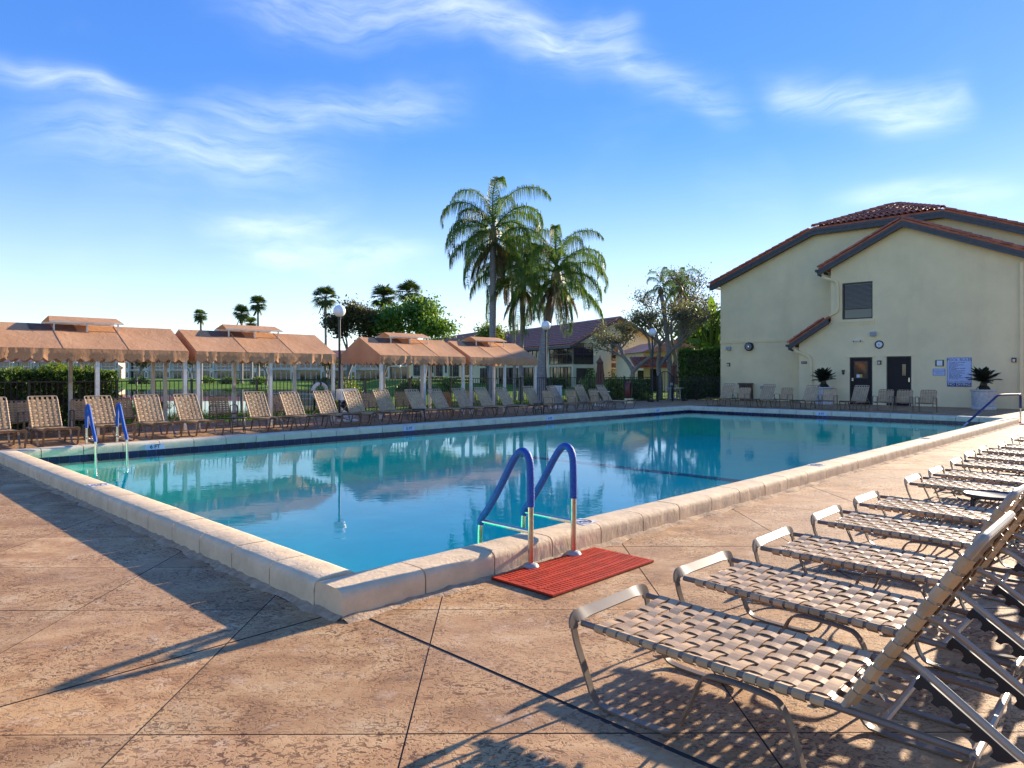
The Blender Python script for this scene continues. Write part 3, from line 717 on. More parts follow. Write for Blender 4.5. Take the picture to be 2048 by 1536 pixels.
on_wall(MB().lathe([(.0005,.0),(.20,.0),(.215,.02),(.215,.16),(.19,.20),(.17,.17),(.17,.05),(.0005,.05)], 28), 'hood', M['black_metal'], k, 40)
for r_ in (.06, .10, .14): on_wall(MB().lathe([(r_,.12),(r_+.022,.12),(r_+.022,.18),(r_,.18)], 24, caps=False), 'louvre_ring', M['grey_box'], k, 40)
on_wall(MB().lathe([(.0005,.1),(.04,.1),(.04,.19),(.0005,.19)], 16), 'hub', M['steel'], k)
for i, t in enumerate((7.26, 7.10)):
    k = wall_thing('security_camera', ('left' if i == 0 else 'right')+' white bullet camera of the pair left of the clock', 'camera', 30.5, t, 2.81, 'pair of wall cameras')
    MB().lathe([(.0005,0),(.05,0),(.05,.02),(.0005,.02)], 14).build('base', M['white_plastic'], k, rot=(0,R(90),0)); MB().lathe([(.0005,0),(.035,.0),(.042,.02),(.042,.12),(.035,.13),(.0005,.12)], 14).build('body', M['white_plastic'], k, 40, loc=(.02,0,0), rot=(0,R(105),R(20 if i else -30)))
    MB().lathe([(.0005,0),(.03,.0),(.03,.006),(.0005,.006)], 14).build('lens', M['black_plastic'], k, 40, loc=(.145,(.05 if i else -.08)*.9,-.035), rot=(0,R(105),R(20 if i else -30)))
k = wall_thing('card_reader', 'small dark card reader left of the glazed door', 'device', 30.5, 7.81, 1.42); MB().box(0,.05,-.06,.06,.0,.1).build('hood', M['brown_plastic'], k); MB().box(0,.035,-.045,.045,-.11,-.001).build('body', M['brown_plastic'], k); MB().box(.035,.04,-.025,.025,-.09,-.03).build('keypad', M['black_plastic'], k)
def wall_sign(name, label, s, t, z, w, h, mat, border=None):
    k = wall_thing(name, label, 'sign', s, t, z); MB().box(.004,.018,-w/2,w/2,-h/2,h/2).build('panel', mat, k)
    if border:
        b = MB(); e = .012
        for y0, y1, z0, z1 in ((-w/2+e,w/2-e,h/2-2*e,h/2-e),(-w/2+e,w/2-e,-h/2+e,-h/2+2*e),(-w/2+e,-w/2+2*e,-h/2+2*e,h/2-2*e),(w/2-2*e,w/2-e,-h/2+2*e,h/2-2*e)): b.box(.0181,.020,y0,y1,z0,z1)
        b.build('border', border, k)
    return k
def wtext(k, body, size, y, z, mat, x=.0195, align='CENTER', name='lettering'): obj(name, text_mesh(name, body, size, mat, align), k, (x, y, z), (R(90), 0, R(90)))['kind'] = 'stuff'
k = wall_sign('pool_rules_sign', 'large pale blue pool rules sign with a navy NO DIVING band behind a sago palm', 30.5, 3.36, 1.415, .86, 1.19, M['sign_white'], M['sign_blue'])
MB().box(.0181,.0195,-.405,.405,-.57,-.425).build('band', M['sign_blue'], k)
wtext(k, 'POOL RULES', .155, 0, .49, M['sign_blue']); wtext(k, 'NO DIVING', .15, 0, -.497, M['white_paint'], .0202); wtext(k, 'POOL MAX DEPTH 6 FT', .075, 0, -.375, M['sign_blue'])
ln = MB(); z = .385
for wds in ((.10,.16,.05,.10,.18),(.05,.20,.08),(.14,.14,.25),(.12,.22),(.10,.12,.04),(.06,.10,.22,.22),(.08,.20),(.06,.14,.12,.10,.16),(.12,.12,.16,.08),(.10,.18,.05,.24),(.16,.10,.14),(.14,.20,.14),(.20,.14,.10),(.18,.16,.18),(.10,.14,.12)):
    y = -.36
    for w in wds: ln.box(.0181,.0192,y,y+w-.02,z-.009,z+.009); y += w
    z -= .047
ln.build('small_print', M['sign_blue'], k)
k = wall_sign('lifeguard_sign', 'small pale blue no lifeguard on duty sign left of the pool rules', 30.5, 4.07, 1.42, .46, .29, M['sign_white'], M['sign_blue']); wtext(k, 'NO LIFEGUARD', .062, 0, .035, M['sign_blue']); wtext(k, 'ON DUTY', .062, 0, -.045, M['sign_blue'])
k = wall_sign('notice_frame', 'small dark framed paper notice above the lifeguard sign', 30.5, 4.05, 1.785, .31, .26, M['bronze']); MB().box(.0181,.0195,-.10,.10,-.105,.105).build('paper', M['white_paint'], k)
k = wall_sign('direction_plaque', 'narrow brown plaque with a white arrow beside the left downspout', 30.5, 9.55, 1.86, .26, .11, M['sign_brown']); MB().prism([(.0181,-.10,0),(.0181,-.075,.02),(.0181,-.075,.006),(.0181,.09,.006),(.0181,.09,-.006),(.0181,-.075,-.006),(.0181,-.075,-.02)], (.002,0,0)).build('arrow', M['white_paint'], k)
k = wall_thing('litter_bin', 'brown lidded litter bin against the left clubhouse wall', 'bin', 31.4, 12.72, 0)
MB().prism([(0,-.24,0),(.42,-.24,0),(.45,-.27,.8),(0,-.27,.8)], (0,.51,0)).build('body', M['brown_plastic'], k); MB().box(-.02,.5,-.31,.28,.801,.87).build('lid', M['brown_plastic'], k); MB().box(.452,.456,-.16,.14,.62,.75).build('flap', M['black_plastic'], k)
k = wall_thing('outlet_box', 'small grey outlet box low on the left clubhouse wall', 'outlet', 31.5, 12.05, .66); MB().box(0,.07,-.05,.05,-.07,.07).build('box', M['grey_box'], k); MB().box(.07,.085,-.04,.04,-.02,.06).build('cover', M['grey_box'], k)

# ================================================================== cabanas
def cabana(s0, s1, label, vent):
    L = s1-s0; D = 2.3; ZE, ZV, ZR = 1.92, 1.645, 2.50
    k = thing('cabana', label, 'cabana', s0, 13.9, 0, 0, 'canvas cabanas along the lake fence')
    r = random.Random(int(s0*10))
    n = 3
    for side in (0, 1):
        for p in range(n):
            x0, x1 = L*p/n, L*(p+1)/n; m = MB(); a, b = 8, 6; vs = []
            for j in range(b+1):
                for i in range(a+1):
                    u_, v_ = i/a, j/b; x = x0+(x1-x0)*u_; y = D/2*v_
                    z = ZE+(ZR-ZE)*v_-.022*math.sin(math.pi*u_)*math.sin(math.pi*v_)+r.uniform(-.003,.003)*(0 < i < a)*(0 < j < b)
                    vs.append((x, y if side == 0 else D-y, z))
            fs = [(j*(a+1)+i, j*(a+1)+i+1, (j+1)*(a+1)+i+1, (j+1)*(a+1)+i) for j in range(b) for i in range(a)]
            m.add(vs, fs).build('canopy_panel', M['canvas'], k, smooth=60)
        # seam welts
        for p in range(1, n): MB().bar([(L*p/n,0 if side == 0 else D,ZE+.004),(L*p/n,D/2,ZR+.004)], .03, .006, normals=[(0,0,1)]*2).build('seam', M['canvas'], k)
    for x in (0, L):
        MB().poly([(x,0,ZE),(x,D,ZE),(x,D/2,ZR)]).build('gable_panel', M['canvas'], k)
    # scalloped valances with folds
    def valance(P, Q, out):
        P, Q, out = Vector(P), Vector(Q), Vector(out); d = Q-P; ln = d.length; d.normalize(); N = max(10, int(ln/.026)); sc_ = ln/max(1, round(ln/.23))
        ks = [(r.uniform(0, ln), r.uniform(.02,.06), r.uniform(-.03,.035)) for _ in range(int(ln*1.6)+2)]
        rows = 5; vs = []
        for j in range(rows+1):
            for i in range(N+1):
                x = ln*i/N; sc2 = abs(math.sin(math.pi*x/sc_)); zb = ZV+.078*(1-sc2**.8)
                v_ = j/rows; z = ZE+(zb-ZE)*v_
                o = .012+.010*math.sin(x*9+s0)*v_
                for c, w, a in ks: o += a*math.exp(-((x-c+.1*v_*a*9)/w)**2)*(.25+v_)
                if j == 2: o += .008
                vs.append(P+d*x+out*o+Vector((0,0,z)))
        fs = [(j*(N+1)+i, j*(N+1)+i+1, (j+1)*(N+1)+i+1, (j+1)*(N+1)+i) for j in range(rows) for i in range(N)]
        MB().add(vs, fs).build('valance', M['canvas'], k, smooth=75)
    valance((0,0,0),(L,0,0),(0,-1,0)); valance((0,D,0),(L,D,0),(0,1,0)); valance((0,0,0),(0,D,0),(-1,0,0)); valance((L,0,0),(L,D,0),(1,0,0))
    for x in (.06, L/2, L-.06):
        for y in (.06, D-.06):
            MB().box(x-.04,x+.04,y-.04,y+.04,.012,ZE-.03).build('post', M['post_white'], k)
    fr = MB()
    for y in (.06, D-.06): fr.box(.1,L-.1,y-.02,y+.02,ZE-.06,ZE-.02)
    fr.box(.0,L,D/2-.02,D/2+.02,ZR-.06,ZR-.02)
    for x in (.04, L/3, 2*L/3, L-.04): fr.bar([(x,.05,ZE-.03),(x,D/2,ZR-.04)], .03, .03); fr.bar([(x,D-.05,ZE-.03),(x,D/2,ZR-.04)], .03, .03)
    fr.build('roof_frame', M['post_white'], k)
    v0, v1 = vent[0]-s0, vent[1]-s0; zc = ZR+.055
    c = MB(); c.poly([(v0,D/2-.36,zc),(v1,D/2-.36,zc),(v1-.06,D/2,zc+.13),(v0+.06,D/2,zc+.13)]); c.poly([(v1,D/2+.36,zc),(v0,D/2+.36,zc),(v0+.06,D/2,zc+.13),(v1-.06,D/2,zc+.13)])
    vc = c.build('ridge_vent_cap', M['canvas'], k)
    e = MB()
    for y in (-.36, .36): e.box(v0,v1,D/2+y-.015,D/2+y+.015,zc-.03,zc-.004)
    for x in (v0+.1, v1-.1, (v0+v1)/2):
        for y in (-.3, .3): e.box(x-.015,x+.015,D/2+y-.015,D/2+y+.015,ZR-.17,zc-.02)
    e.build('vent_frame', M['post_white'], vc)
    zz = lambda y: ZE+(ZR-ZE)*(1-abs(y)/(D/2))+.006
    f = MB(); f.poly([(v0-.35,D/2-.30,zz(.30)),(v0+.55,D/2-.30,zz(.30)),(v0+.55,D/2-.01,zz(.01)),(v0-.35,D/2-.01,zz(.01))]); f.build('vent_opening_patch', M['canvas_brown'], k)  # dark sheet laid on the canvas to show the shaded opening under the cap
    return k
cabana(.55, 4.43, 'terracotta canvas cabana above the clipped hedge, leftmost in the row', (1.74, 3.24))
cabana(4.62, 8.47, 'second terracotta cabana from the left, ending at the life ring', (5.68, 7.27))
cabana(9.98, 13.36, 'third terracotta cabana from the left, its brown gable beside a globe lamp', (10.86, 12.53))
cabana(13.60, 16.91, 'rightmost terracotta cabana, below the tall palms', (14.53, 16.11))

# ================================================================== fence and gate
def fence(runs, label):
    k = thing('metal_fence', label, 'fence', runs[0][0][0], runs[0][0][1]); o0 = Vector((runs[0][0][0], runs[0][0][1], 0))
    H = 1.19
    pk = MB().box(-.008,.008,-.008,.008,.07,H-.02).mesh('picket', M['black_metal']); ps = MB().box(-.028,.028,-.028,.028,0,H+.03).mesh('post', M['black_metal'])
    for P, Q in runs:
        P, Q = Vector((*P, 0))-o0, Vector((*Q, 0))-o0; d = Q-P; ln = d.length; a = math.atan2(d.y, d.x)
        m = MB()
        for z0, z1 in ((H-.03,H),(.06,.09)): m.box(0,ln,-.014,.014,z0,z1)
        m.build('rail', M['black_metal'], k, loc=P, rot=(0,0,a))
        nb = max(1, round(ln/1.9)); d.normalize()
        for b in range(nb+1): obj('post', ps, k, P+d*(ln*b/nb), (0,0,a))
        n = int(ln/.118)
        for i in range(1, n): obj('picket', pk, k, P+d*(ln*i/n), (0,0,a))
    return k
fence([((-4,16.45),(3.6,16.45)), ((3.6,16.45),(20.5,16.40)), ((20.5,16.40),(26.9,15.15))], 'long black picket fence behind the cabanas')
fence([((27.93,14.95),(31.4,14.30))], 'short black picket fence between the gate and the clubhouse corner')
gt = thing('arched_gate', 'black metal gate with an arched top in the picket fence', 'gate', 26.9, 15.15, 0, math.atan2(-.2, 1.03)); gl_ = 1.05
for x in (0, gl_): MB().box(x-.035,x+.035,-.035,.035,0,1.24).build('post', M['black_metal'], gt)
zt = lambda x: 1.19+.27*math.sin(math.pi*x/gl_)
gm = MB(); gm.bar([(.04+(gl_-.08)*i/14,0,zt(.04+(gl_-.08)*i/14)) for i in range(15)], .03, .03, normals=[(0,1,0)]*15); gm.box(.04,gl_-.04,-.013,.013,.06,.09); gm.build('gate_frame', M['black_metal'], gt)
for i in range(1, 9):
    x = gl_*i/9; MB().box(x-.008,x+.008,-.008,.008,.085,zt(x)-.01).build('picket', M['black_metal'], gt)
MB().box(gl_-.14,gl_-.05,-.05,.05,.78,.9).build('latch', M['grey_box'], gt)
# dark junction boxes at the fence foot
for i, (s, t, lab) in enumerate(((26.2,15.1,'black box on the deck by the right globe lamp foot'), (28.3,14.5,'black box on the deck just right of the arched gate'))):
    k = thing('ground_light', lab, 'light', s, t); MB().box(-.12,.12,-.09,.09,.01,.09).build('base', M['black_plastic'], k); MB().prism([(-.11,-.08,.09),(.11,-.08,.09),(.08,-.05,.14),(-.08,-.05,.14)], (0,.13,0)).build('hood', M['black_plastic'], k)

# ================================================================== globe lamps
def lamp(s, t, label, r=.19, H=3.33, z=0, group='globe lamps around the pool'):
    k = thing('globe_lamp', label, 'lamp', s, t, z, 0, group)
    MB().lathe([(.09,0),(.09,.03),(.05,.06),(.038,.10),(.036,H-r-.08),(.05,H-r-.07),(.055,H-r-.0)], 12).build('pole', M['black_metal'], k, 40)
    MB().sphere((0,0,H), r, 24, 14).build('globe', M['globe'], k, 80)
lamp(9.72, 15.74, 'globe lamp standing between the second and third cabanas'); lamp(19.34, 15.64, 'globe lamp right of the rightmost cabana'); lamp(26.52, 15.2, 'globe lamp beside the arched gate')

# ================================================================== loungers
def arc(c, r, a0, a1, n): return [(c[0]+r*math.cos(R(a0+(a1-a0)*i/n)), c[1]+r*math.sin(R(a0+(a1-a0)*i/n))) for i in range(n+1)]
def strap_cross(hw, par, nl, pitch, w=.046, amp=.0045, sag=.010, wrap=.016):
    pts = []; n = 4*nl
    y0 = -hw
    pts += [(-hw+.006, -wrap-.006), (-hw-wrap, -wrap*.4), (-hw-wrap*.9, wrap*.6), (-hw-.002, wrap+.001)]
    for i in range(1, n):
        y = -hw+2*hw*i/n
        ph = (y+pitch*(nl-1)/2)/pitch
        pts.append((y, .010-sag*(1-(y/hw)**2)+amp*math.cos(math.pi*ph)*(1 if par else -1)))
    pts += [(hw+.002, wrap+.001), (hw+wrap*.9, wrap*.6), (hw+wrap, -wrap*.4), (hw-.006, -wrap-.006)]
    P = [(0, y, z) for y, z in pts]; N = []
    for i in range(len(P)):
        a, b = Vector(P[max(i-1,0)]), Vector(P[min(i+1,len(P)-1)]); t = (b-a).normalized(); N.append(Vector((1,0,0)).cross(t))
    return MB().bar(P, w, .0025, normals=N)
def strap_long(x0, x1, ncross, pitch, par, w=.044, amp=.0045, sag=.010, yrel=0):
    n = 4*ncross; P = []
    for i in range(n+1):
        x = x0+(x1-x0)*i/n; ph = (x-x0-pitch*.5)/pitch
        P.append((x, 0, .010-sag*(1-yrel**2)-amp*math.cos(math.pi*ph)*(1 if par else -1)))
    P[0] = (x0, 0, .004); P[-1] = (x1, 0, .004)
    return MB().bar(P, w, .0025, normals=[(0,0,1)]*len(P))
LH = .27
def make_lounger(detail):
    k = thing('strap_lounger', 'x', 'sun lounger')
    rails = MB()
    for y in (-LH+.014, LH-.014): rails.tube([(-.012,y,.318),(.5,y,.312),(1.1,y,.300),(1.43,y,.287)], .0135, 8 if detail else 6)
    rails.build('side_rails', M['frame'], k, 40)
    MB().tube([(1.425,-LH-.005,.287),(1.425,LH+.005,.287)], .0135, 8).build('rear_crossbar', M['frame_lite'], k, 40)
    MB().tube([(1.17,-LH+.02,.285),(1.17,LH-.02,.285)], .0125, 8).build('strap_bar', M['frame_lite'], k, 40)
    # foot bar and flat-bar legs
    up = Vector((.55,0,.83)).normalized()
    P = smoothpath([(-.045,-.10,.343),(-.045,-LH+.03,.343),(-.043,-LH-.012,.335),(-.035,-LH-.016,.30)], 2); P = [Vector((p.x,-p.y,p.z)) for p in reversed(P)]+P[1:] if False else P
    full = [Vector((p.x,-p.y,p.z)) for p in reversed(P)]+P
    nrm = [up.lerp(Vector((1,0,.15)), min(1, max(0, (abs(p.y)-LH+.09)/.10))) for p in full]
    MB().bar(full, .052, .009, normals=nrm).build('foot_bar', M['frame'], k, smooth=40)
    for y in (-LH-.016, LH+.016):
        path = smoothpath([(-.035,y,.302),(-.02,y,.24),(.035,y,.12),(.075,y,.02),(.16,y,.0065),(.38,y,.0065),(.46,y,.02),(.53,y,.17),(.57,y,.275),(.64,y,.288),(.80,y,.282),(.87,y,.27),(.92,y,.15),(.955,y,.02),(1.03,y,.0065),(1.24,y,.0065),(1.33,y,.02),(1.39,y,.14),(1.425,y,.29)], 2)
        nn = []
        for i in range(len(path)):
            t = path[min(i+1,len(path)-1)]-path[max(i-1,0)]; nn.append(t.cross(Vector((0,1,0))))
        MB().bar(path, .034, .009, normals=nn).build('leg', M['frame'], k, smooth=40)
    und = MB()
    for x in (.36, .96):      # sagging cross braces between the sled legs
        und.bar(smoothpath([(x,-LH,.28),(x,-.16,.25),(x,0,.21),(x,.16,.25),(x,LH,.28)], 2), .022, .006, normals=[(0,0,1)]*len(smoothpath([(0,0,0)]*5,2)))
    und.build('cross_brace', M['frame'], k, smooth=40)
    # seat webbing
    NX, PX, NL, PL = 16, .0595, 5, .094; x0 = .055
    X = [x0+PX*(i+.5) for i in range(NX)]
    zr = lambda x: .316-.015*x
    ca, cb = strap_cross(LH-.014, True, NL, PL), strap_cross(LH-.014, False, NL, PL)
    la = [strap_long(x0, x0+PX*NX, NX, PX, j % 2 == 0, yrel=abs(j-2)/2.6) for j in range(NL)]
    if detail:
        mc = [ca.mesh('strap', M['strap']), cb.mesh('strap', M['strap'])]; ml = [m.mesh('strap', M['strap']) for m in la]
        for i, x in enumerate(X): obj('strap', mc[i % 2], k, (x, 0, zr(x)), (random.uniform(-.006,.006), .012, random.uniform(-.02,.02)))
        for j in range(NL): obj('strap', ml[j], k, (0, (j-2)*PL, .316), (0, .015, 0))
        sh = strap_long(1.005, 1.17, 3, .055, True, amp=.001).mesh('strap', M['strap'])
        for j in range(NL): obj('strap', sh, k, (0, (j-2)*PL, .30), (0, .10, 0)).location.z = .40
    else:
        w = MB()
        for i, x in enumerate(X):
            m = (ca, cb)[i % 2]; w.add([(p[0]+x, p[1], p[2]+zr(x)) for p in m.v], m.f)
        for j in range(NL): w.add([(p[0], p[1]+(j-2)*PL, p[2]+zr(p[0])) for p in la[j].v], la[j].f)
        struct(w.build('seat_webbing', M['strap'], k), 'stuff')
    # backrest
    BL = .725; bh = LH-.018
    fr = MB(); fr.tube(smoothpath([(0,-bh,0),(BL-.09,-bh,0),(BL-.01,-bh,0),(BL,-bh+.03,0),(BL,-bh+.09,0),(BL,bh-.09,0),(BL,bh-.03,0),(BL-.01,bh,0),(BL-.09,bh,0),(0,bh,0)], 2), .0135, 8)
    b = fr.build('backrest', M['frame_lite'], k, 40, loc=(1.06,0,.305), rot=(0, R(-58), 0))
    NB, PB = 11, .0575; xb = .02
    ca, cb = strap_cross(bh, True, NL, .088), strap_cross(bh, False, NL, .088)
    lb = [strap_long(xb, BL, 12, .0583, j % 2 == 0, yrel=abs(j-2)/2.6) for j in range(NL)]
    if detail:
        mc = [ca.mesh('strap', M['strap']), cb.mesh('strap', M['strap'])]; ml = [m.mesh('strap', M['strap']) for m in lb]
        for i in range(NB): obj('strap', mc[i % 2], b, (xb+PB*(i+.5), 0, 0), (0, 0, random.uniform(-.02,.02)))
        for j in range(NL): obj('strap', ml[j], b, (0, (j-2)*.088, 0))
        pl = MB()
        for i in range(NB):
            for y in (-bh+.035, bh-.035): pl.lathe([(.0005,0),(.010,0),(.008,.004),(.0005,.004)], 8, (xb+PB*(i+.5), y, -.012-.004))
        struct(pl.build('strap_plugs', M['black_plastic'], b), 'stuff')
    else:
        w = MB()
        for i in range(NB):
            m = (ca, cb)[i % 2]; w.add([(p[0]+xb+PB*(i+.5), p[1], p[2]) for p in m.v], m.f)
        for j in range(NL): w.add([(p[0], p[1]+(j-2)*.088, p[2]) for p in lb[j].v], lb[j].f)
        struct(w.build('back_webbing', M['strap'], b), 'stuff')
    # adjustable strut with notched racks
    st = MB()
    sp = smoothpath([(1.20,.205,.515),(1.25,.215,.50),(1.40,.215,.395),(1.55,.215,.288),(1.60,.20,.262),(1.61,.15,.258),(1.61,-.15,.258),(1.60,-.20,.262),(1.55,-.215,.288),(1.40,-.215,.395),(1.25,-.215,.50),(1.20,-.205,.515)], 1)
    st.tube(sp, .0125, 8); st.build('back_strut', M['frame_lite'], k, 40)
    if detail:
        d = Vector((.30,0,-.211)).normalized(); nn = Vector((-d.z,0,d.x))*-1
        for y in (.215, -.215):
            o = Vector((1.28,y-.006,.468))
            prof = [(0,-.006),(0,-.03),(.006,-.052),(.024,-.050)]
            for q in range(4): prof += [(.026+.062*q,-.036),(.036+.062*q,-.028),(.052+.062*q,-.028),(.062+.062*q,-.036),(.064+.062*q,-.054),(.084+.062*q,-.050)]
            prof += [(.29,-.03),(.30,-.006)]
            MB().prism([o+d*a-nn*b*-1 for a, b in [(p[0], -p[1]) for p in prof]], (0,.012,0)).build('notch_rack', M['black_plastic'], k)
    return k
near = make_lounger(True); far_l = make_lounger(False)
used = {'near': False, 'far': False}
def put_lounger(kind, s, t, rz, label, group, tilt=0, z=0):
    src = near if kind == 'near' else far_l
    if used[kind]: o = copy_tree(src)
    else: o = src; used[kind] = True
    place(o, s, t, rz, z); o['label'] = label; o['group'] = group; o.rotation_euler.z += R(random.uniform(-1.5, 1.5)) if kind == 'far' else R(random.uniform(-1.3,1.3))
    if tilt:
        for ch in KIDS[o.name]:
            if ch.name.startswith('backrest'): ch.rotation_euler.y += R(tilt)
    return o
NEAR = [(.21,-1.56),(1.10,-1.54),(1.99,-1.54),(3.01,-1.50),(3.93,-1.49),(5.41,-1.46),(6.24,-1.47),(7.32,-1.43),(8.27,-1.38),(9.17,-1.36),(10.0,-1.44),(11.48,-1.37),(12.6,-1.4)]
for i, (s, t) in enumerate(NEAR):
    lab = ('nearest tan strap lounger at the bottom right of the deck' if i == 0 else f'tan strap lounger, {ORD[i]} from the camera in the right row facing the pool')
    put_lounger('near' if i < 8 else 'far', s+LH, t, R(-90), lab, 'strap loungers in the right row', 0 if i == 0 else random.uniform(-3, 4))
LEFT = [.47,1.35,2.37,3.28,4.2,5.77,6.74,7.71,8.63,9.58,10.8,11.67,12.59,13.53,14.52,15.76,17.12,18.59,20.0]
lt = [11.8,11.93,12.05,12.05,12.0]+[11.95]*14
for i, s in enumerate(LEFT):
    lab = f'tan strap lounger, {ORD[i]} from the left in the row before the cabanas'
    put_lounger('far', s+random.uniform(-.03,.03), lt[i]-.02, R(90), lab, 'strap loungers along the cabana side', random.uniform(-3, 3))
for i, (s, t) in enumerate(((24.45,10.9),(24.45,9.15),(24.5,7.4),(24.9,5.72))):
    put_lounger('far', s, t, R(0), f'taupe strap lounger, {ORD[i]} from the left before the clubhouse wall', 'loungers before the clubhouse wall', random.uniform(-3,3))

# ================================================================== armchairs
def make_chair():
    k = thing('strap_armchair', 'x', 'armchair'); HW = .245
    for y in (-HW-.03, HW+.03):
        p = smoothpath([(-.02,y,.006),(.0,y,.30),(.0,y,.48),(.03,y,.55),(.12,y,.56),(.34,y,.54),(.43,y,.52)], 2)
        nn = [Vector((1,0,0)) if i < len(p)*.45 else Vector((0,0,1)) for i in range(len(p))]
        MB().bar(p, .034, .010, normals=nn).build('arm', M['frame'], k, smooth=50)
        p = smoothpath([(.46,y,.006),(.44,y,.2),(.42,y,.34),(.43,y,.52)], 2); MB().bar(p, .034, .010, normals=[(1,0,0)]*len(p)).build('leg', M['frame'], k, smooth=50)
    fr = MB()
    for y in (-HW, HW): fr.tube([(.01,y,.345),(.42,y,.315)], .012, 6)
    fr.tube([(.01,-HW-.03,.345),(.01,HW+.03,.345)], .012, 6); fr.tube([(.43,-HW-.03,.315),(.43,HW+.03,.315)], .012, 6); MB().tube([(-.01,-HW-.03,.05),(-.01,HW+.03,.05)], .010, 6).build('stretcher', M['frame'], k, 40)
    fr.build('seat_frame', M['frame'], k, 40)
    ca, cb = strap_cross(HW, True, 5, .085, sag=.03), strap_cross(HW, False, 5, .085, sag=.03); w = MB()
    for i in range(7):
        m = (ca, cb)[i % 2]; x = .04+.058*i; w.add([(p[0]+x, p[1], p[2]+.343-.07*x) for p in m.v], m.f)
    for j in range(5):
        m = strap_long(.02, .42, 7, .058, j % 2 == 0, sag=.03, yrel=abs(j-2)/2.6); w.add([(p[0], p[1]+(j-2)*.085, p[2]+.343-.07*p[0]) for p in m.v], m.f)
    struct(w.build('seat_webbing', M['strap'], k), 'stuff')
    BL = .50; b = MB(); b.tube(smoothpath([(0,-HW,0),(BL-.06,-HW,0),(BL,-HW+.02,0),(BL,-HW+.08,0),(BL,HW-.08,0),(BL,HW-.02,0),(BL-.06,HW,0),(0,HW,0)], 2), .012, 6)
    bk = b.build('backrest', M['frame'], k, 40, loc=(.41,0,.30), rot=(0,R(-74),0))
    w = MB(); ca, cb = strap_cross(HW, True, 5, .085), strap_cross(HW, False, 5, .085)
    for i in range(8):
        m = (ca, cb)[i % 2]; x = .04+.056*i; w.add([(p[0]+x, p[1], p[2]) for p in m.v], m.f)
    for j in range(5):
        m = strap_long(.01, BL, 9, .056, j % 2 == 0, yrel=abs(j-2)/2.6); w.add([(p[0], p[1]+(j-2)*.085, p[2]) for p in m.v], m.f)
    struct(w.build('back_webbing', M['strap'], bk), 'stuff'); return k
ch0 = make_chair(); first = [True]
def put_chair(s, t, rz, label, group):
    o = ch0 if first[0] else copy_tree(ch0); first[0] = False
    place(o, s, t, rz+R(random.uniform(-6,6))); o['label'] = label; o['group'] = group
for i, t in enumerate((10.05,8.28,6.54,4.63,3.98,3.26)):
    put_chair(25.0, t, 0, f'taupe strap armchair, {ORD[i]} from the left before the clubhouse wall', 'armchairs before the clubhouse')
for i, s in enumerate((1.05,1.5,2.44,3.28,5.6,7.19,10.22,11.52,14.4)):
    put_chair(s, 14.45, R(90), f'tan strap armchair, {ORD[i]} from the left under the cabanas', 'armchairs under the cabanas')
for i, s in enumerate((16.15,17.4,18.75)):
    put_chair(s, 12.25, R(90), f'tan strap armchair, {ORD[i]} of the three among the far right cabana loungers', 'armchairs among the loungers')
# slatted wooden chair under the right cabana
k = thing('wooden_chair', 'orange slatted wooden chair under the rightmost cabanas', 'chair', 13.63, 14.7, 0, R(90))
for i in range(5): MB().box(.42,.44,-.2+.08*i,-.13+.08*i,.3,.80-.012*abs(i-2)**2).build('back_slat', M['wood'], k, rot=(0,R(8),0))
for i in range(4): MB().box(.02+.1*i,.11+.1*i,-.22,.22,.30,.32).build('seat_slat', M['wood'], k)
for x in (.03,.40):
    for y in (-.22,.22): MB().box(x-.025,x+.025,y-.02,y+.02,0,.3 if x > .1 else .5).build('leg', M['wood'], k)
for y in (-.24,.24): MB().box(-.02,.46,y-.05,y+.05,.5,.52).build('arm', M['wood'], k)

# ================================================================== small tables
def side_table(s, t, r, h, label, wire=False):
    k = thing('side_table', label, 'table', s, t, 0, random.uniform(0,1), 'small round side tables')
    MB().lathe([(.0005,h-.012),(r-.01,h-.014),(r,h-.008),(r,h+.008),(r-.012,h+.014),(r-.02,h+.006),(.0005,h+.006)], 32).build('table_top', M['black_metal'], k, 50)
    for i in range(4):
        a = i*math.pi/2+.4; c, sn = math.cos(a), math.sin(a)
        p = smoothpath([(c*r*.55,sn*r*.55,h-.02),(c*r*.86,sn*r*.86,h-.022),(c*r*.94,sn*r*.94,h-.06),(c*r*1.02,sn*r*1.02,.006)], 2); MB().tube(p, .011, 6).build('leg', M['black_metal'], k, 50)
    n = 24; MB().tube([(r*.6*math.cos(2*math.pi*i/n), r*.6*math.sin(2*math.pi*i/n), h*.45) for i in range(n)], .006, 6, closed=True).build('ring_brace', M['black_metal'], k)
side_table(4.80, -2.24, .215, .38, 'round black side table between the right row loungers')
side_table(4.95, 12.35, .19, .36, 'small black side table between the fifth and sixth left loungers'); side_table(10.15, 12.3, .19, .36, 'small black side table between the tenth and eleventh left loungers'); side_table(15.1, 12.2, .19, .36, 'small black side table below the rightmost cabana')

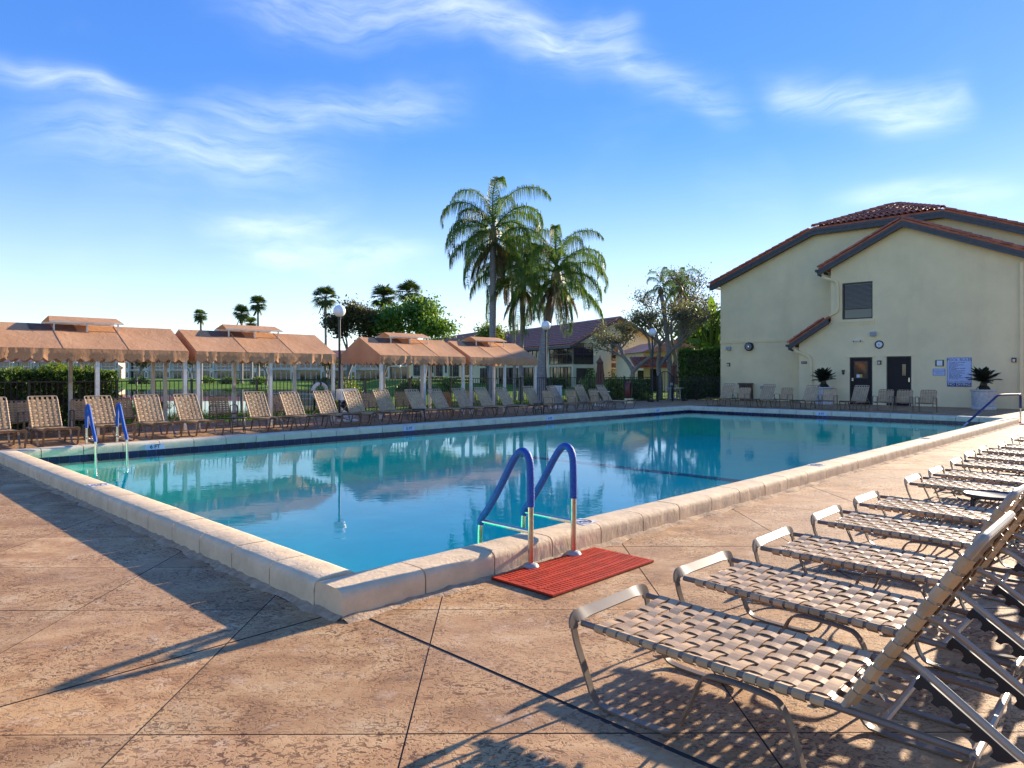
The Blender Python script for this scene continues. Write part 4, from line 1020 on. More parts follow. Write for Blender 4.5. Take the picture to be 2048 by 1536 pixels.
# ================================================================== pool ladders
def ladder(s, t, rz, label, gap=.48, cover=True):
    k = thing('pool_ladder', label, 'pool ladder', s, t, 0, rz, 'grab rail ladders')      # local y points into the pool
    for x in (0, gap):
        P = smoothpath([(x,0,.0),(x,0,.40),(x,0,.66),(x,.01,.79),(x,.07,.845),(x,.15,.80),(x,.30,.56),(x,.44,.36),(x,.515,.29),(x,.53,.20),(x,.53,-.02),(x,.53,-.9)], 3)
        MB().tube(P, .021, 12, normals=[(1,0,0)]*len(P)).build('rail', M['steel'], k, 50)
        Q = [p for p in P if (p.z > .44 and p.y < .06) or (p.y >= .06 and p.z > .235)]
        MB().tube(Q, .028, 14, normals=[(1,0,0)]*len(Q)).build('rail_cover', M['blue'], k, 50)
        MB().lathe([(.024,.045),(.05,.035),(.064,.012),(.064,.004),(.02,.004)][::-1], 18, (x,0,0)).build('flange', M['flange'], k, 50)
        MB().tube([(x,.015,.265),(x,.525,.265)], .016, 10).build('crossbar', M['steel'], k, 50)
    for z in (-.25,-.5,-.75): MB().box(.02,gap-.02,.49,.57,z-.015,z+.015).build('step', M['white_plastic'], k)
ladder(1.51, -.055, 0, 'near pool ladder with thick blue covered rails beside the red mat')
ladder(1.82, SW+.06, R(180), 'far pool ladder with blue covered rails before the left cabana')
k = thing('pool_handrail', 'navy covered handrail slanting into the far right corner of the pool', 'handrail', SL+.36, .02, 0, R(180+0))
P = smoothpath([(0,0,0),(0,0,.5),(0,0,.74),(.04,0,.80),(.14,0,.82),(.95,-.02,.82),(1.1,-.03,.80),(1.3,-.06,.68),(2.3,-.3,.06),(2.42,-.33,-.03),(2.5,-.35,-.09)], 2)
P = smoothpath([(0,0,0),(0,0,.5),(0,0,.72),(.05,0,.79),(.16,0,.80),(1.02,-.30,.80),(1.15,-.35,.77),(1.3,-.40,.68),(2.35,-.80,.08),(2.47,-.85,.0),(2.56,-.88,-.12)], 2)
MB().tube(P, .021, 10).build('rail', M['steel'], k, 50); MB().tube([p for p in P if p.z > .42 or (p.x > .5 and p.z > .09)], .030, 12).build('rail_cover', M['navy'], k, 50); MB().lathe([(.02,.004),(.06,.004),(.06,.02),(.03,.04)], 16).build('flange', M['flange'], k, 50)
# red mats
def red_mat(s, t, L, Wd, label, rz=0):
    k = thing('rubber_mat', label, 'mat', s, t, 0, rz); e = .018
    MB().box(0,L,-Wd,0,.003,.009).build('base', M['mat_slot'], k)
    m = MB(); m.box(0,L,-.02,0,.0092,.020); m.box(0,L,-Wd,-Wd+.02,.0092,.020); m.box(0,.03,-Wd+.02,-.02,.0092,.020); m.box(L-.03,L,-Wd+.02,-.02,.0092,.020)
    m.build('border', M['mat_red'], k); rows = 4; rw = (Wd-.04)/rows
    for r_ in range(rows):
        y0 = -.02-rw*r_
        if r_: MB().box(.03,L-.03,y0-.013,y0+.013,.0093,.022).build('band', M['mat_red'], k)
    n = int((L-.06)/.033)
    rib = MB().box(0,.023,-Wd+.0205,-.0205,.0092,.0185).mesh('rib', M['mat_red'])
    for i in range(n): obj('rib', rib, k, (.03+(L-.06)*i/n+.004, 0, 0))
red_mat(1.13, -.045, 1.13, .55, 'red ribbed rubber mat at the foot of the near ladder'); red_mat(SL-.35, -.06, .9, .5, 'red rubber mat at the foot of the far right handrail')

# ================================================================== planters with sago palms
def cycad(s, t, label, r=.40, H=.76):
    k = thing('woven_planter', label, 'planter', s, t, 0, 0, 'white planters by the clubhouse')
    MB().lathe([(.0005,.0),(r*.98,.0),(r*1.04,.03),(r*1.02,.10),(r*.88,.12),(r*.9,H*.5),(r*.94,H-.1),(r*1.05,H-.07),(r*1.1,H-.03),(r*1.05,H),(r*.85,H),(r*.82,H-.06),(.0005,H-.06)], 28).build('pot', M['planter'], k, 45)
    w = MB()
    for a_ in range(22):
        for z_ in range(8):
            a = 2*math.pi*(a_+.5*(z_ % 2))/22; z = .15+z_*(H-.29)/7.5; rr = r*(.89+.05*z/H)
            c, sn = math.cos(a), math.sin(a)
            w.bar([(c*rr-sn*.05,sn*rr+c*.05,z-.03),(c*(rr+.02),sn*(rr+.02),z),(c*rr+sn*.05,sn*rr-c*.05,z+.03)], .035, .014, normals=[(c,sn,0)]*3)
    struct(w.build('weave', M['planter'], k, 60), 'stuff')
    MB().lathe([(.0005,H-.055),(r*.8,H-.055),(r*.7,H-.04),(.0005,H-.03)], 18).build('soil', M['soil'], k)
    p = thing('sago_palm', label.replace('white woven planter', 'dark sago palm growing in the white planter'), 'plant', s, t, H-.05, 0, 'sago palms by the clubhouse')
    MB().lathe([(.10,0),(.13,.12),(.12,.25),(.08,.34),(.0005,.36)], 12).build('trunk', M['bark_dark'], p, 40)
    m = MB(); L = .62; P = []
    for i in range(9): q = i/8; P.append((L*q*(1-.12*q), 0, .16*math.sin(q*2.0)*.9))
    m.tube(P, .006, 4)
    for i in range(1, 40):
        q = i/40; x = L*q*(1-.12*q); z = .16*math.sin(q*2.0)*.9; ll = .13*math.sin(math.pi*min(1, q*.85+.18))+.02
        for sg in (-1, 1): m.bar([(x,0,z),(x+.05,sg*ll*.6,z+.025),(x+.08,sg*ll,z+.01)], .012, .002, normals=[(0,0,1)]*3)
    me = m.mesh('frond', M['cycad'])
    for i in range(30):
        obj('frond', me, p, (0,0,.32), (random.uniform(-.2,.2), R(random.choice((-55,-35,-18,-5,12))+random.uniform(-8,8)), R(360*i/30*1.618*6+random.uniform(-8,8))), (random.uniform(.85,1.1),)*3)
    for i in range(5): obj('dry_frond', me, p, (0,0,.28), (0, R(62), R(72*i+20)), (.6,.6,.6))
cycad(29.3, 2.32, 'white woven planter right of the pool rules sign'); cycad(29.5, 8.30, 'white woven planter left of the glazed door')

# ================================================================== lift, life ring, hose, umbrellas
k = thing('pool_lift', 'white pool lift with black mechanism behind the loungers beside the first globe lamp', 'pool lift', 8.9, 13.98, 0, R(0))
MB().box(-.24,.24,-.18,.18,.0,.05).build('base', M['white_plastic'], k); MB().lathe([(.05,.05),(.05,.6)], 12).build('column', M['black_metal'], k, 40); MB().box(-.30,.24,-.14,.14,.62,.93).build('control_box', M['white_plastic'], k); MB().box(-.02,.2,-.146,-.1405,.7,.87).build('display', M['black_plastic'], k)
MB().sphere((-.05,0,.48), .17, 12, 8, .7).build('motor_cover', M['black_plastic'], k, 60)
MB().prism([(-.32,-.17,.40),(-.06,-.17,.24),(.16,-.17,.42),(.26,-.17,.36),(.1,-.17,.12),(-.02,-.17,.052),(-.2,-.17,.1)], (0,.04,0)).build('footrest', M['white_plastic'], k)
k = thing('life_ring', 'white life ring hanging on the fence between the second and third cabanas', 'life ring', 9.35, 16.28, .80, 0); n = 28
MB().tube([(.24*math.cos(2*math.pi*i/n),0,.24*math.sin(2*math.pi*i/n)) for i in range(n)], .062, 10, closed=True).build('ring', M['white_plastic'], k, 80)
for a in (0,90,180,270): MB().tube([(.24*math.cos(R(a+d)),0,.24*math.sin(R(a+d))) for d in (-7,-3,3,7)], .066, 10).build('band', M['black_plastic'], k, 80)
k = thing('hose_coil', 'red brown garden hose coiled on a pale stand before the fence', 'hose', 24.5, 15.15, 0, R(20)); 
for q in range(5): MB().tube([(.25*math.cos(2*math.pi*i/24)*(1+.05*math.sin(q*3)), -.08+.04*q, .62+.36*math.sin(2*math.pi*i/24)*(1+.05*math.cos(q*5))) for i in range(24)], .024, 8, closed=True).build('loop', M['hose'], k, 80)
MB().box(-.22,.22,-.15,.15,0,.22).build('stand', M['stucco'], k); MB().box(-.04,.04,-.1,.1,.22,.95).build('bracket', M['black_metal'], k)
def umbrella(s, t, H, label, tr=.42):
    k = thing('closed_umbrella', label, 'umbrella', s, t, 0, 0, 'closed brown umbrellas')
    MB().lathe([(.02,.03),(.02,H+.12),(.012,H+.18)], 10).build('pole', M['brown_plastic'], k, 40); MB().lathe([(.0005,0),(.24,0),(.24,.05),(.05,.08),(.04,.3)], 20).build('base', M['planter'], k, 40)
    m = MB(); n = 32; prof = [(.03,H+.1),(.05,H+.04),(.14,H-.10),(.12,H-.14),(.10,H-.2),(.12,H-.5),(.15,H-.85),(.17,H-1.05)]; vs = []
    for j, (r_, z) in enumerate(prof):
        for i in range(n):
            a = 2*math.pi*i/n; q = r_*(1+.30*math.cos(8*a+.3*j)*(j > 2)+.08*math.sin(3*a+j)); vs.append((q*math.cos(a), q*math.sin(a), z+.03*math.sin(5*a)*(j == len(prof)-1)))
    m.add(vs, [(j*n+i, j*n+(i+1)%n, (j+1)*n+(i+1)%n, (j+1)*n+i) for j in range(len(prof)-1) for i in range(n)]); m.build('canopy', M['canvas_brown'], k, smooth=50)
    T = thing('round_table', label.replace('closed brown umbrella', 'white round table under the closed brown umbrella'), 'table', s, t, 0, 0, 'white umbrella tables')
    MB().lathe([(.06,.58),(tr,.58),(tr+.01,.595),(tr,.61),(.06,.61)], 28).build('table_top', M['white_plastic'], T, 40)
    for i in range(4): a = i*math.pi/2; MB().tube([(math.cos(a)*tr*.7,math.sin(a)*tr*.7,.58),(math.cos(a)*tr*.75,math.sin(a)*tr*.75,.01)], .018, 6).build('leg', M['white_plastic'], T)
umbrella(21.61, 14.6, 1.95, 'closed brown umbrella left of the coiled hose'); umbrella(29.6, 15.9, 1.85, 'closed brown umbrella outside the fence beside the tall hedge', .5)
k = thing('storage_cabinet', 'white storage cabinet behind the loungers by the second globe lamp', 'cabinet', 18.3, 14.2, 0); MB().box(-.16,.16,-.16,.16,.02,.86).build('body', M['white_plastic'], k); MB().box(-.18,.18,-.18,.18,.861,.89).build('lid', M['white_plastic'], k); MB().box(-.005,.005,-.165,-.1605,.06,.82).build('door_gap', M['black_plastic'], k)

# ================================================================== foliage helpers
def leaf_cloud(pts, per, spread, size, aspect=.5, flat=.0, droop=0, seed=1):
    r = np.random.default_rng(seed); C_ = np.repeat(np.asarray(pts, float), per, 0); n = len(C_)
    C_ = C_+r.normal(0, 1, (n,3))*np.asarray(spread)
    d = r.normal(0, 1, (n,3)); d[:,2] = d[:,2]*(1-flat)-droop; d /= np.linalg.norm(d, axis=1)[:,None]
    e = r.normal(0, 1, (n,3)); e -= d*(e*d).sum(1)[:,None]; e /= np.linalg.norm(e, axis=1)[:,None]
    l = size*r.uniform(.6, 1.3, n)[:,None]; w = l*aspect
    V = np.stack([C_-d*l*.5, C_+e*w*.5, C_+d*l*.5, C_-e*w*.5], 1).reshape(-1,3)
    return V, np.arange(n*4).reshape(-1,4)
def grow(base, h, r0, seed, spread=.6, levels=4, forks=(2,3), up=.5, first=.35, curl=.25, ratio=.72):
    r = random.Random(seed); m = MB(); tips = []
    def seg(p, d, ln, rad, lv):
        n = 4; pts = [Vector(p)]; dd = Vector(d).normalized()
        for i in range(n):
            dd = (dd+Vector((r.uniform(-curl,curl), r.uniform(-curl,curl), r.uniform(-curl*.4,curl*.6)))*.5).normalized(); pts.append(pts[-1]+dd*ln/n)
        m.tube(pts, 1.0, 7 if rad > .05 else 5, radii=[rad*(1-.32*i/n) for i in range(n+1)], caps=False)
        if lv <= 2: tips.extend([tuple(q) for q in pts[2:]])
        if lv == 0: return
        for q in range(r.randint(*forks)):
            a = r.uniform(0, 2*math.pi); s_ = spread*r.uniform(.7, 1.3)
            nd = (dd+Vector((math.cos(a)*s_, math.sin(a)*s_, up*r.uniform(-.1,.6)))).normalized()
            seg(pts[-1] if q < 2 else pts[-2], nd, ln*r.uniform(ratio-.1, ratio+.12), rad*.66, lv-1)
    seg(base, (r.uniform(-.08,.08), r.uniform(-.08,.08), 1), h*first, r0, levels)
    return m, tips
def tree(name, label, X, Y, h, r0, seed, leafm, barkm='bark', per=14, spr=.28, size=.16, group=None, crown_scale=1, tilt=None, z0=None, **k):
    z = ground_z(X, Y) if z0 is None else z0
    t = thing(name, label, 'tree', X, Y, z, 0, group, True)
    m, tips = grow((0,0,-.1), h, r0, seed, **k); m.build('trunk', M[barkm], t, 60)
    V, F = leaf_cloud(tips, per, (spr,spr,spr*.7), size, seed=seed)
    link(bpy.data.objects.new('crown', npmesh('crown', V, F, M[leafm])), t); return t
tree('shade_tree', 'bright green spreading tree behind the third cabana', -6.4, 50, 8.2, .16, 11, 'leaf_green', per=26, spr=.42, size=.26, spread=.85, levels=5, first=.26, forks=(2,3), up=.3)
tree('olive_tree', 'dark olive brown tree behind the first globe lamp', -11.7, 48, 7.9, .18, 5, 'leaf_olive', per=34, spr=.34, size=.20, spread=.42, levels=5, first=.27, up=.5)
tree('bright_tree', 'yellow green tree seen low between the palm trunks', -2.3, 72, 7.2, .15, 9, 'leaf_yellow', per=30, spr=.45, size=.3, spread=.8, levels=4, first=.3, up=.4)
tree('gnarled_tree', 'bare pale branched tree with sparse grey leaves before the yellow house', 6.85, 40, 7.4, .20, 21, 'leaf_grey', per=4, spr=.22, size=.12, spread=.85, levels=6, first=.22, forks=(2,3), up=.35, curl=.35)
tree('gnarled_tree', 'second sparse pale tree, behind the right globe lamp', 8.1, 38.5, 8.2, .19, 34, 'leaf_grey', per=4, spr=.24, size=.12, spread=.78, levels=6, first=.23, forks=(2,3), up=.45, curl=.35)
tree('slender_tree', 'yellowish sparse tree left of the clubhouse corner', 10.4, 43, 8.6, .15, 43, 'leaf_olive', 'bark', per=4, spr=.3, size=.13, spread=.6, levels=6, first=.30, up=.6, curl=.3)
tree('dense_tree', 'dark leafy tree beside the clubhouse corner', 12.6, 45, 6.4, .15, 55, 'leaf_dark', 'bark_dark', per=26, spr=.4, size=.24, spread=.7, levels=4, first=.3, up=.4)
for i, (X, Y, h, sd_, lm) in enumerate(((-124,228,14,61,'leaf_dark'),(-115,226,13.5,62,'leaf_olive'),(22,80,8,67,'leaf_dark'))):
    tree('distant_tree', ['distant dark tree just above the leftmost cabana ridge', 'distant olive tree above the right end of the leftmost cabana', 'distant dark tree behind the house, left of the clubhouse'][i], X, Y, h, .2, sd_, lm, per=16, spr=.8, size=.6, group='distant trees beyond the lake', spread=.7, levels=4, first=.3)
for i, (X, Y) in enumerate(((-50,93),(-44,96),(-33,94),(-22.5,86),(-13.5,74))):
    tree('lakeside_tree', f'thin lakeside tree before the lake houses, {ORD[i]} from the left', X, Y, 4.3, .16, 80+i, 'leaf_olive', per=8, spr=.35, size=.28, group='thin lakeside trees', spread=.6, levels=4, first=.36)

# ------------------------------------------------------------------ queen palms
def frond_mesh(L, th0, bend, seed, mat, lw=.030, ll=1.0, name='frond'):
    r = random.Random(seed); m = MB(); n = 14; P = [Vector((0,0,0))]; th = th0
    for i in range(n):
        P.append(P[-1]+Vector((math.cos(th),0,math.sin(th)))*L/n); th -= bend/n*(.45+1.3*i/n)
    m.tube(P, 1, 5, radii=[.026*(1-.85*i/n)+.003 for i in range(n+1)])
    NLF = 130
    for i in range(14, NLF):
        q = i/NLF*n; a = int(q); f = q-a; p = P[a].lerp(P[min(a+1,n)], f); T = (P[min(a+1,n)]-P[a]).normalized()
        le = ll*(math.sin(math.pi*min(1, .16+.80*i/NLF))**.7)*r.uniform(.8,1.15)
        for sg in (-1, 1):
            sd_ = Vector((0, sg, 0)); o = (T*r.uniform(.25,.6)+sd_*r.uniform(.5,1.0)+Vector((0,0,r.uniform(-.25,.4)))).normalized()
            p1 = p+o*le*.30; p2 = p1+(o*.22+Vector((0,0,-1.5))).normalized()*le*.7
            w = lw*r.uniform(.7,1.2); k = (T*.7+Vector((0,sg*.2,.5))).normalized()*w*.5
            b = len(m.v); m.v += [tuple(p-k), tuple(p+k), tuple(p1+k), tuple(p1-k), tuple(p2)]; m.f += [(b,b+1,b+2,b+3), (b+3,b+2,b+4)]
    return m.mesh(name, mat)
FR = [frond_mesh(3.9, R(80), 2.5, 1, M['frond']), frond_mesh(3.7, R(58), 3.1, 2, M['frond']), frond_mesh(3.4, R(30), 2.7, 3, M['frond']), frond_mesh(3.2, R(5), 1.7, 4, M['frond']), frond_mesh(3.3, R(-25), 1.2, 5, M['frond'])]
FD = [frond_mesh(2.4, R(-45), .75, 6, M['frond_dry'], ll=.6, name='dry_frond'), frond_mesh(2.2, R(-60), .5, 7, M['frond_dry'], ll=.45, name='dry_frond')]
def queen_palm(X, Y, zc, r0, label, lean=(0,0), nf=22, nd=5, sc_=1, seed=1, spear=True):
    r = random.Random(seed); z = ground_z(X, Y); p = thing('queen_palm', label, 'palm', X, Y, z, 0, 'queen palms behind the cabanas', True); H = zc-z
    pts = [(lean[0]*q*q, lean[1]*q*q, H*q) for q in [i/10 for i in range(11)]]
    m = MB(); m.tube(pts, 1, 14, radii=[r0*(1.25 if i == 0 else 1.0-.25*i/10) for i in range(11)])
    m.build('trunk', M['palm_trunk'], p, 60); top = Vector(pts[-1])
    MB().lathe([(r0*.8,-.35*sc_),(r0*1.2,-.1*sc_),(r0*1.05,.25*sc_),(r0*.5,.6*sc_),(.02,.85*sc_)], 12, top).build('crownshaft', M['frond_dry'], p, 50)
    for i in range(nf):
        q = i/nf; j = min(4, int(q*5+r.uniform(-.2,.2))) if q > 0 else 0; j = max(0, j)
        obj('frond', FR[j], p, top+Vector((0,0,.55-.5*q)), (r.uniform(-.12,.12), r.uniform(-.12,.12), R(137.5*i+r.uniform(-15,15))), (sc_*r.uniform(.88,1.1),)*3)
    for i in range(nd): obj('dry_frond', FD[i % 2], p, top+Vector((0,0,.0)), (0, r.uniform(-.1,.1), R(360*i/nd+r.uniform(-30,30))), (sc_*r.uniform(.8,1.1),)*3)
    if spear: MB().tube([top+Vector((0,0,.6)), top+Vector((-.05,0,1.6)), top+Vector((-.12,0,2.5))], 1, 5, radii=[.05,.04,.008]).build('spear_leaf', M['frond'], p)
queen_palm(-.95, 34, 7.9, .19, 'tallest queen palm with a thick grey trunk behind the rightmost cabana', (.05,0), 21, 11, 1.05, 3, False)
queen_palm(1.35, 33, 5.75, .24, 'broad leaning queen palm beside the second globe lamp', (.75,0), 24, 12, .98, 4)
queen_palm(.15, 36, 6.5, .09, 'thin queen palm half hidden between the two big palms', (-.2,0), 15, 8, .9, 5, False)
queen_palm(.45, 35, 5.6, .12, 'slender queen palm just left of the leaning palm', (.12,0), 17, 9, .88, 6, False)
queen_palm(8.85, 39, 5.9, .15, 'thick leaning palm behind the arched gate', (-.55,0), 11, 3, .38, 7, False)
queen_palm(9.55, 40, 6.1, .13, 'straight palm right of the arched gate', (.1,0), 10, 3, .38, 8, False)

# ------------------------------------------------------------------ distant fan palms
def fan_palm(X, Y, zc, label, sc_=1, seed=1):
    r = random.Random(seed); z = ground_z(X, Y); p = thing('fan_palm', label, 'palm', X, Y, z, 0, 'distant fan palms on the skyline', True); H = zc-z
    MB().tube([(0,0,0),(.1,0,H*.5),(.0,0,H)], 1, 8, radii=[.3,.2,.16]).build('trunk', M['palm_trunk'], p, 60)
    m = MB()
    for i in range(46):
        el = R(r.uniform(-50, 80)); a = r.uniform(0, 2*math.pi); d = Vector((math.cos(a)*math.cos(el), math.sin(a)*math.cos(el), math.sin(el)))
        L = sc_*r.uniform(.9,1.2); c = Vector((0,0,H))+d*L*.55; m.bar([(0,0,H), tuple(c)], .05, .03)
        sd_ = d.cross(Vector((0,0,1))).normalized(); up = sd_.cross(d)
        for q in range(-5, 6):
            b = q/5*1.35; dd = d*math.cos(b)+sd_*math.sin(b); tip = c+dd*L*r.uniform(.75,.95)+Vector((0,0,-.22*sc_)); k_ = (sd_*math.cos(b)-d*math.sin(b))*.06*sc_
            mid = c+dd*L*.45; i0 = len(m.v); m.v += [tuple(c), tuple(mid-k_), tuple(tip), tuple(mid+k_)]; m.f.append((i0,i0+1,i0+2,i0+3))
    for i in range(26):
        a = r.uniform(0, 6.28); d = Vector((math.cos(a)*.45, math.sin(a)*.45, -1)).normalized(); b = Vector((0,0,H-.3)); m.bar([b, b+d*sc_*r.uniform(.9,1.6)], .22, .02)
    m.build('crown', M['frond_far'], p)
for i, (X, Y, zc, s_) in enumerate(((-49,110,10.4,.95),(-42.6,110,10.8,1.15),(-40.0,110,12.2,1.15),(-43.3,116,9.6,.9),(-29.4,110,13.2,1.6),(-19.9,108,13.0,1.8),(-16.6,112,14.2,1.7))):
    fan_palm(X, Y, zc, f'distant fan palm on the skyline, {ORD[i]} from the left' if i < 3 else ('low distant fan palm tucked behind the second and third skyline palms' if i == 3 else f'distant fan palm {["above the olive tree","left of the bright green tree","rising behind the bright green tree"][i-4]}'), s_, 30+i)

# ------------------------------------------------------------------ hedges and shrubs
def hedge(name, label, x0, x1, y0, y1, h, s, t, rz, dens, size, mat, new=None, group=None, rnd=.12, world=False, z=None, top_r=.0):
    k = thing(name, label, 'hedge', s, t, 0 if z is None else z, rz, group, world); r = np.random.default_rng(int(abs(s*7+t*3))+3)
    core = MB().box(x0+.18,x1-.18,y0+.18,y1-.18,0,h-.18); core.build('branches', M['bark_dark'], k)
    n = int(dens*((x1-x0)*(y1-y0)+2*(x1-x0)*h+2*(y1-y0)*h)); P = []
    A_ = np.array([(x1-x0)*(y1-y0), (x1-x0)*h, (x1-x0)*h, (y1-y0)*h, (y1-y0)*h]); A_ = A_/A_.sum(); f = r.choice(5, n, p=A_); u1, u2 = r.random(n), r.random(n); dep = np.abs(r.normal(0, rnd, n))
    X = np.where(f == 3, x0+dep, np.where(f == 4, x1-dep, x0+(x1-x0)*u1)); Y = np.where(f == 1, y0+dep, np.where(f == 2, y1-dep, y0+(y1-y0)*np.where(f == 0, u2, u1))); Z = np.where(f == 0, h-dep, h*u2)
    bump = .06*np.sin(X*5+1.3)*np.cos(Z*6+X)
    V, F = leaf_cloud(np.stack([X, Y+bump, Z], 1), 1, (.03,.03,.03), size, .55, seed=5)
    struct(link(bpy.data.objects.new('leaves', npmesh('leaves', V, F, M[mat])), k), 'stuff')
    if new:
        n2 = int(n*.22); X = x0+(x1-x0)*r.random(n2); Y = y0+(y1-y0)*r.random(n2); Z = h+np.abs(r.normal(0, .10, n2))*(.6+.5*np.sin(X*3.1)+.4*np.sin(X*7.7+2))
        V, F = leaf_cloud(np.stack([X,Y,Z],1), 1, (.02,.02,.02), size*1.05, .45, droop=-.6, seed=6); struct(link(bpy.data.objects.new('new_growth', npmesh('new_growth', V, F, M[new])), k), 'stuff')
    return k
hedge('clipped_hedge', 'tall clipped hedge with yellow green tips behind the left cabana', -5, 3.75, .35, 1.5, 1.42, 0, 16.45, 0, 900, .085, 'leaf_dark', 'leaf_new')
hedge('ficus_hedge', 'tall dense ficus hedge against the clubhouse corner', -1.2, .75, -.8, .8, 2.55, 10.35, 37.6, 0, 700, .12, 'leaf_dark', 'leaf_green', world=True)
hedge('low_hedge', 'low dark hedge behind the fence left of the gate', -1.6, 1.6, -.6, .6, 1.0, 5.9, 38, .2, 500, .13, 'leaf_dark', world=True)
hedge('low_hedge', 'low clipped hedge before the yellow house porch', -2.6, 2.6, -.5, .5, .9, 2.2, 56, -.9, 300, .16, 'leaf_dark', world=True)
def shrub(label, X, Y, r, h, mat, dens=900, size=.13, seed=1, group='shrubs beyond the fence'):
    k = thing('shrub', label, 'shrub', X, Y, ground_z(X, Y), 0, group, True); q = np.random.default_rng(seed); n = int(dens*r*r*4)
    d = q.normal(0,1,(n,3)); d /= np.linalg.norm(d,axis=1)[:,None]; d[:,2] = np.abs(d[:,2]); lump = 1+.22*np.sin(d[:,0]*5+seed)*np.cos(d[:,1]*6)+.12*q.normal(0,1,n)
    P = d*np.array([r,r,h])*(lump*q.uniform(.55,1,n)**.4)[:,None]; V, F = leaf_cloud(P, 1, (.03,.03,.03), size, .5, seed=seed); struct(link(bpy.data.objects.new('leaves', npmesh('leaves', V, F, M[mat])), k), 'stuff')
    m = MB()
    for i in range(7): a = i*.9; m.tube([(0,0,-.05),(math.cos(a)*r*.4,math.sin(a)*r*.4,h*.5)], .02, 5)
    m.build('stems', M['bark_dark'], k)
shrub('bushy green shrub behind the closed umbrella by the fence', 4.0, 34.5, .75, 1.35, 'leaf_green', seed=2); shrub('yellow green leafy shrub left of the coiled hose', 5.15, 35.2, .55, 1.15, 'leaf_yellow', 700, .22, 3); shrub('dark shrub behind the coiled hose', 6.2, 36.5, .9, 1.05, 'leaf_dark', seed=4)
shrub('round clipped shrub on the lawn seen through the rightmost cabana', -4.6, 50, .8, .9, 'leaf_green', 500, .16, 5); shrub('dark shrub on the lawn seen through the third cabana', -7.2, 52, 1.2, .8, 'leaf_dark', 400, .18, 6); shrub('pale green shrub at the lake end by the first globe lamp', -10.4, 44, 1.1, 1.3, 'leaf_yellow', 500, .16, 7); shrub('bright shrub before the far red roof right of the gate', 11.6, 52, 1.6, 1.5, 'leaf_yellow', 300, .2, 8)
for i, (X, Y) in enumerate(((-56,105),(-49,112),(-42,104),(-36,100),(-25,95))): shrub(f'low round shrub on the far lake bank, {ORD[i]} from the left', X, Y, 1.3, 1.0, 'leaf_green' if i % 2 else 'leaf_dark', 200, .25, 20+i, 'shrubs on the far bank')
# broad banana-like leaves at the clubhouse corner
k = thing('bird_of_paradise', 'broad leaved bird of paradise clump towering behind the ficus hedge', 'plant', 11.2, 39.6, -.05, 0, None, True); r = random.Random(5)
st_ = MB(); lm = MB(); n = 10
for i in range(n+1):
    q = i/n; w = .26*math.sin(math.pi*(.06+.92*q))**.8; z = .35*q-.42*q*q
    for j, y in enumerate((-1,-.5,0,.5,1)): lm.v.append((1.25*q, y*w, z-.10*abs(y)*w*2+.05*abs(y)))
lm.f = [(i*5+j,(i+1)*5+j,(i+1)*5+j+1,i*5+j+1) for i in range(n) for j in range(4)]; leafme = lm.mesh('leaf', M['leaf_green'], 60)
for i in range(30):
    a = r.uniform(0, 6.28); h_ = r.uniform(2.6, 4.6); o = Vector((math.cos(a)*r.uniform(.1,1.1), math.sin(a)*.8, h_)); st_.tube([(o.x*.2,o.y*.2,0),(o.x*.6,o.y*.6,h_*.6),tuple(o)], .035, 5)
    obj('leaf', leafme, k, o, (r.uniform(-.5,.5), -R(r.uniform(0,75)), a), (r.uniform(.7,1.1),)*3)
st_.build('stems', M['frond'], k, 60)
# grass strip and reeds by the lake fence
def blades(name, n, box, size, mat, seed, z0=0):
    q = np.random.default_rng(seed); S = q.uniform(box[0],box[1],n); T = q.uniform(box[2],box[3],n); X = AX+S*UX-T*UY; Y = AY+S*UY+T*UX
    Z = np.array([ground_z(x,y) for x,y in zip(X,Y)]); h = size*q.uniform(.5,1.2,n); a = q.uniform(0,6.28,n); w = .01+.004*q.random(n); lx, ly = q.normal(0,.35,n)*h, q.normal(0,.35,n)*h
    V = np.stack([np.stack([X-np.cos(a)*w,Y-np.sin(a)*w,Z],1),np.stack([X+np.cos(a)*w,Y+np.sin(a)*w,Z],1),np.stack([X+lx,Y+ly,Z+h],1)],1).reshape(-1,3)
    struct(link(bpy.data.objects.new(name, npmesh(name, V, np.arange(n*3).reshape(-1,3), M[mat]))), 'stuff'); o = bpy.data.objects[name]; return o
tag(blades('grass', 60000, (2,30,16.5,23), .11, 'grass_blade', 1), 'bright green grass strip just beyond the picket fence', 'grass')
tag(blades('reeds', 5000, (5,14,22.8,23.6), .40, 'leaf_dark', 2), 'dark reeds along the near lake edge', 'reeds')

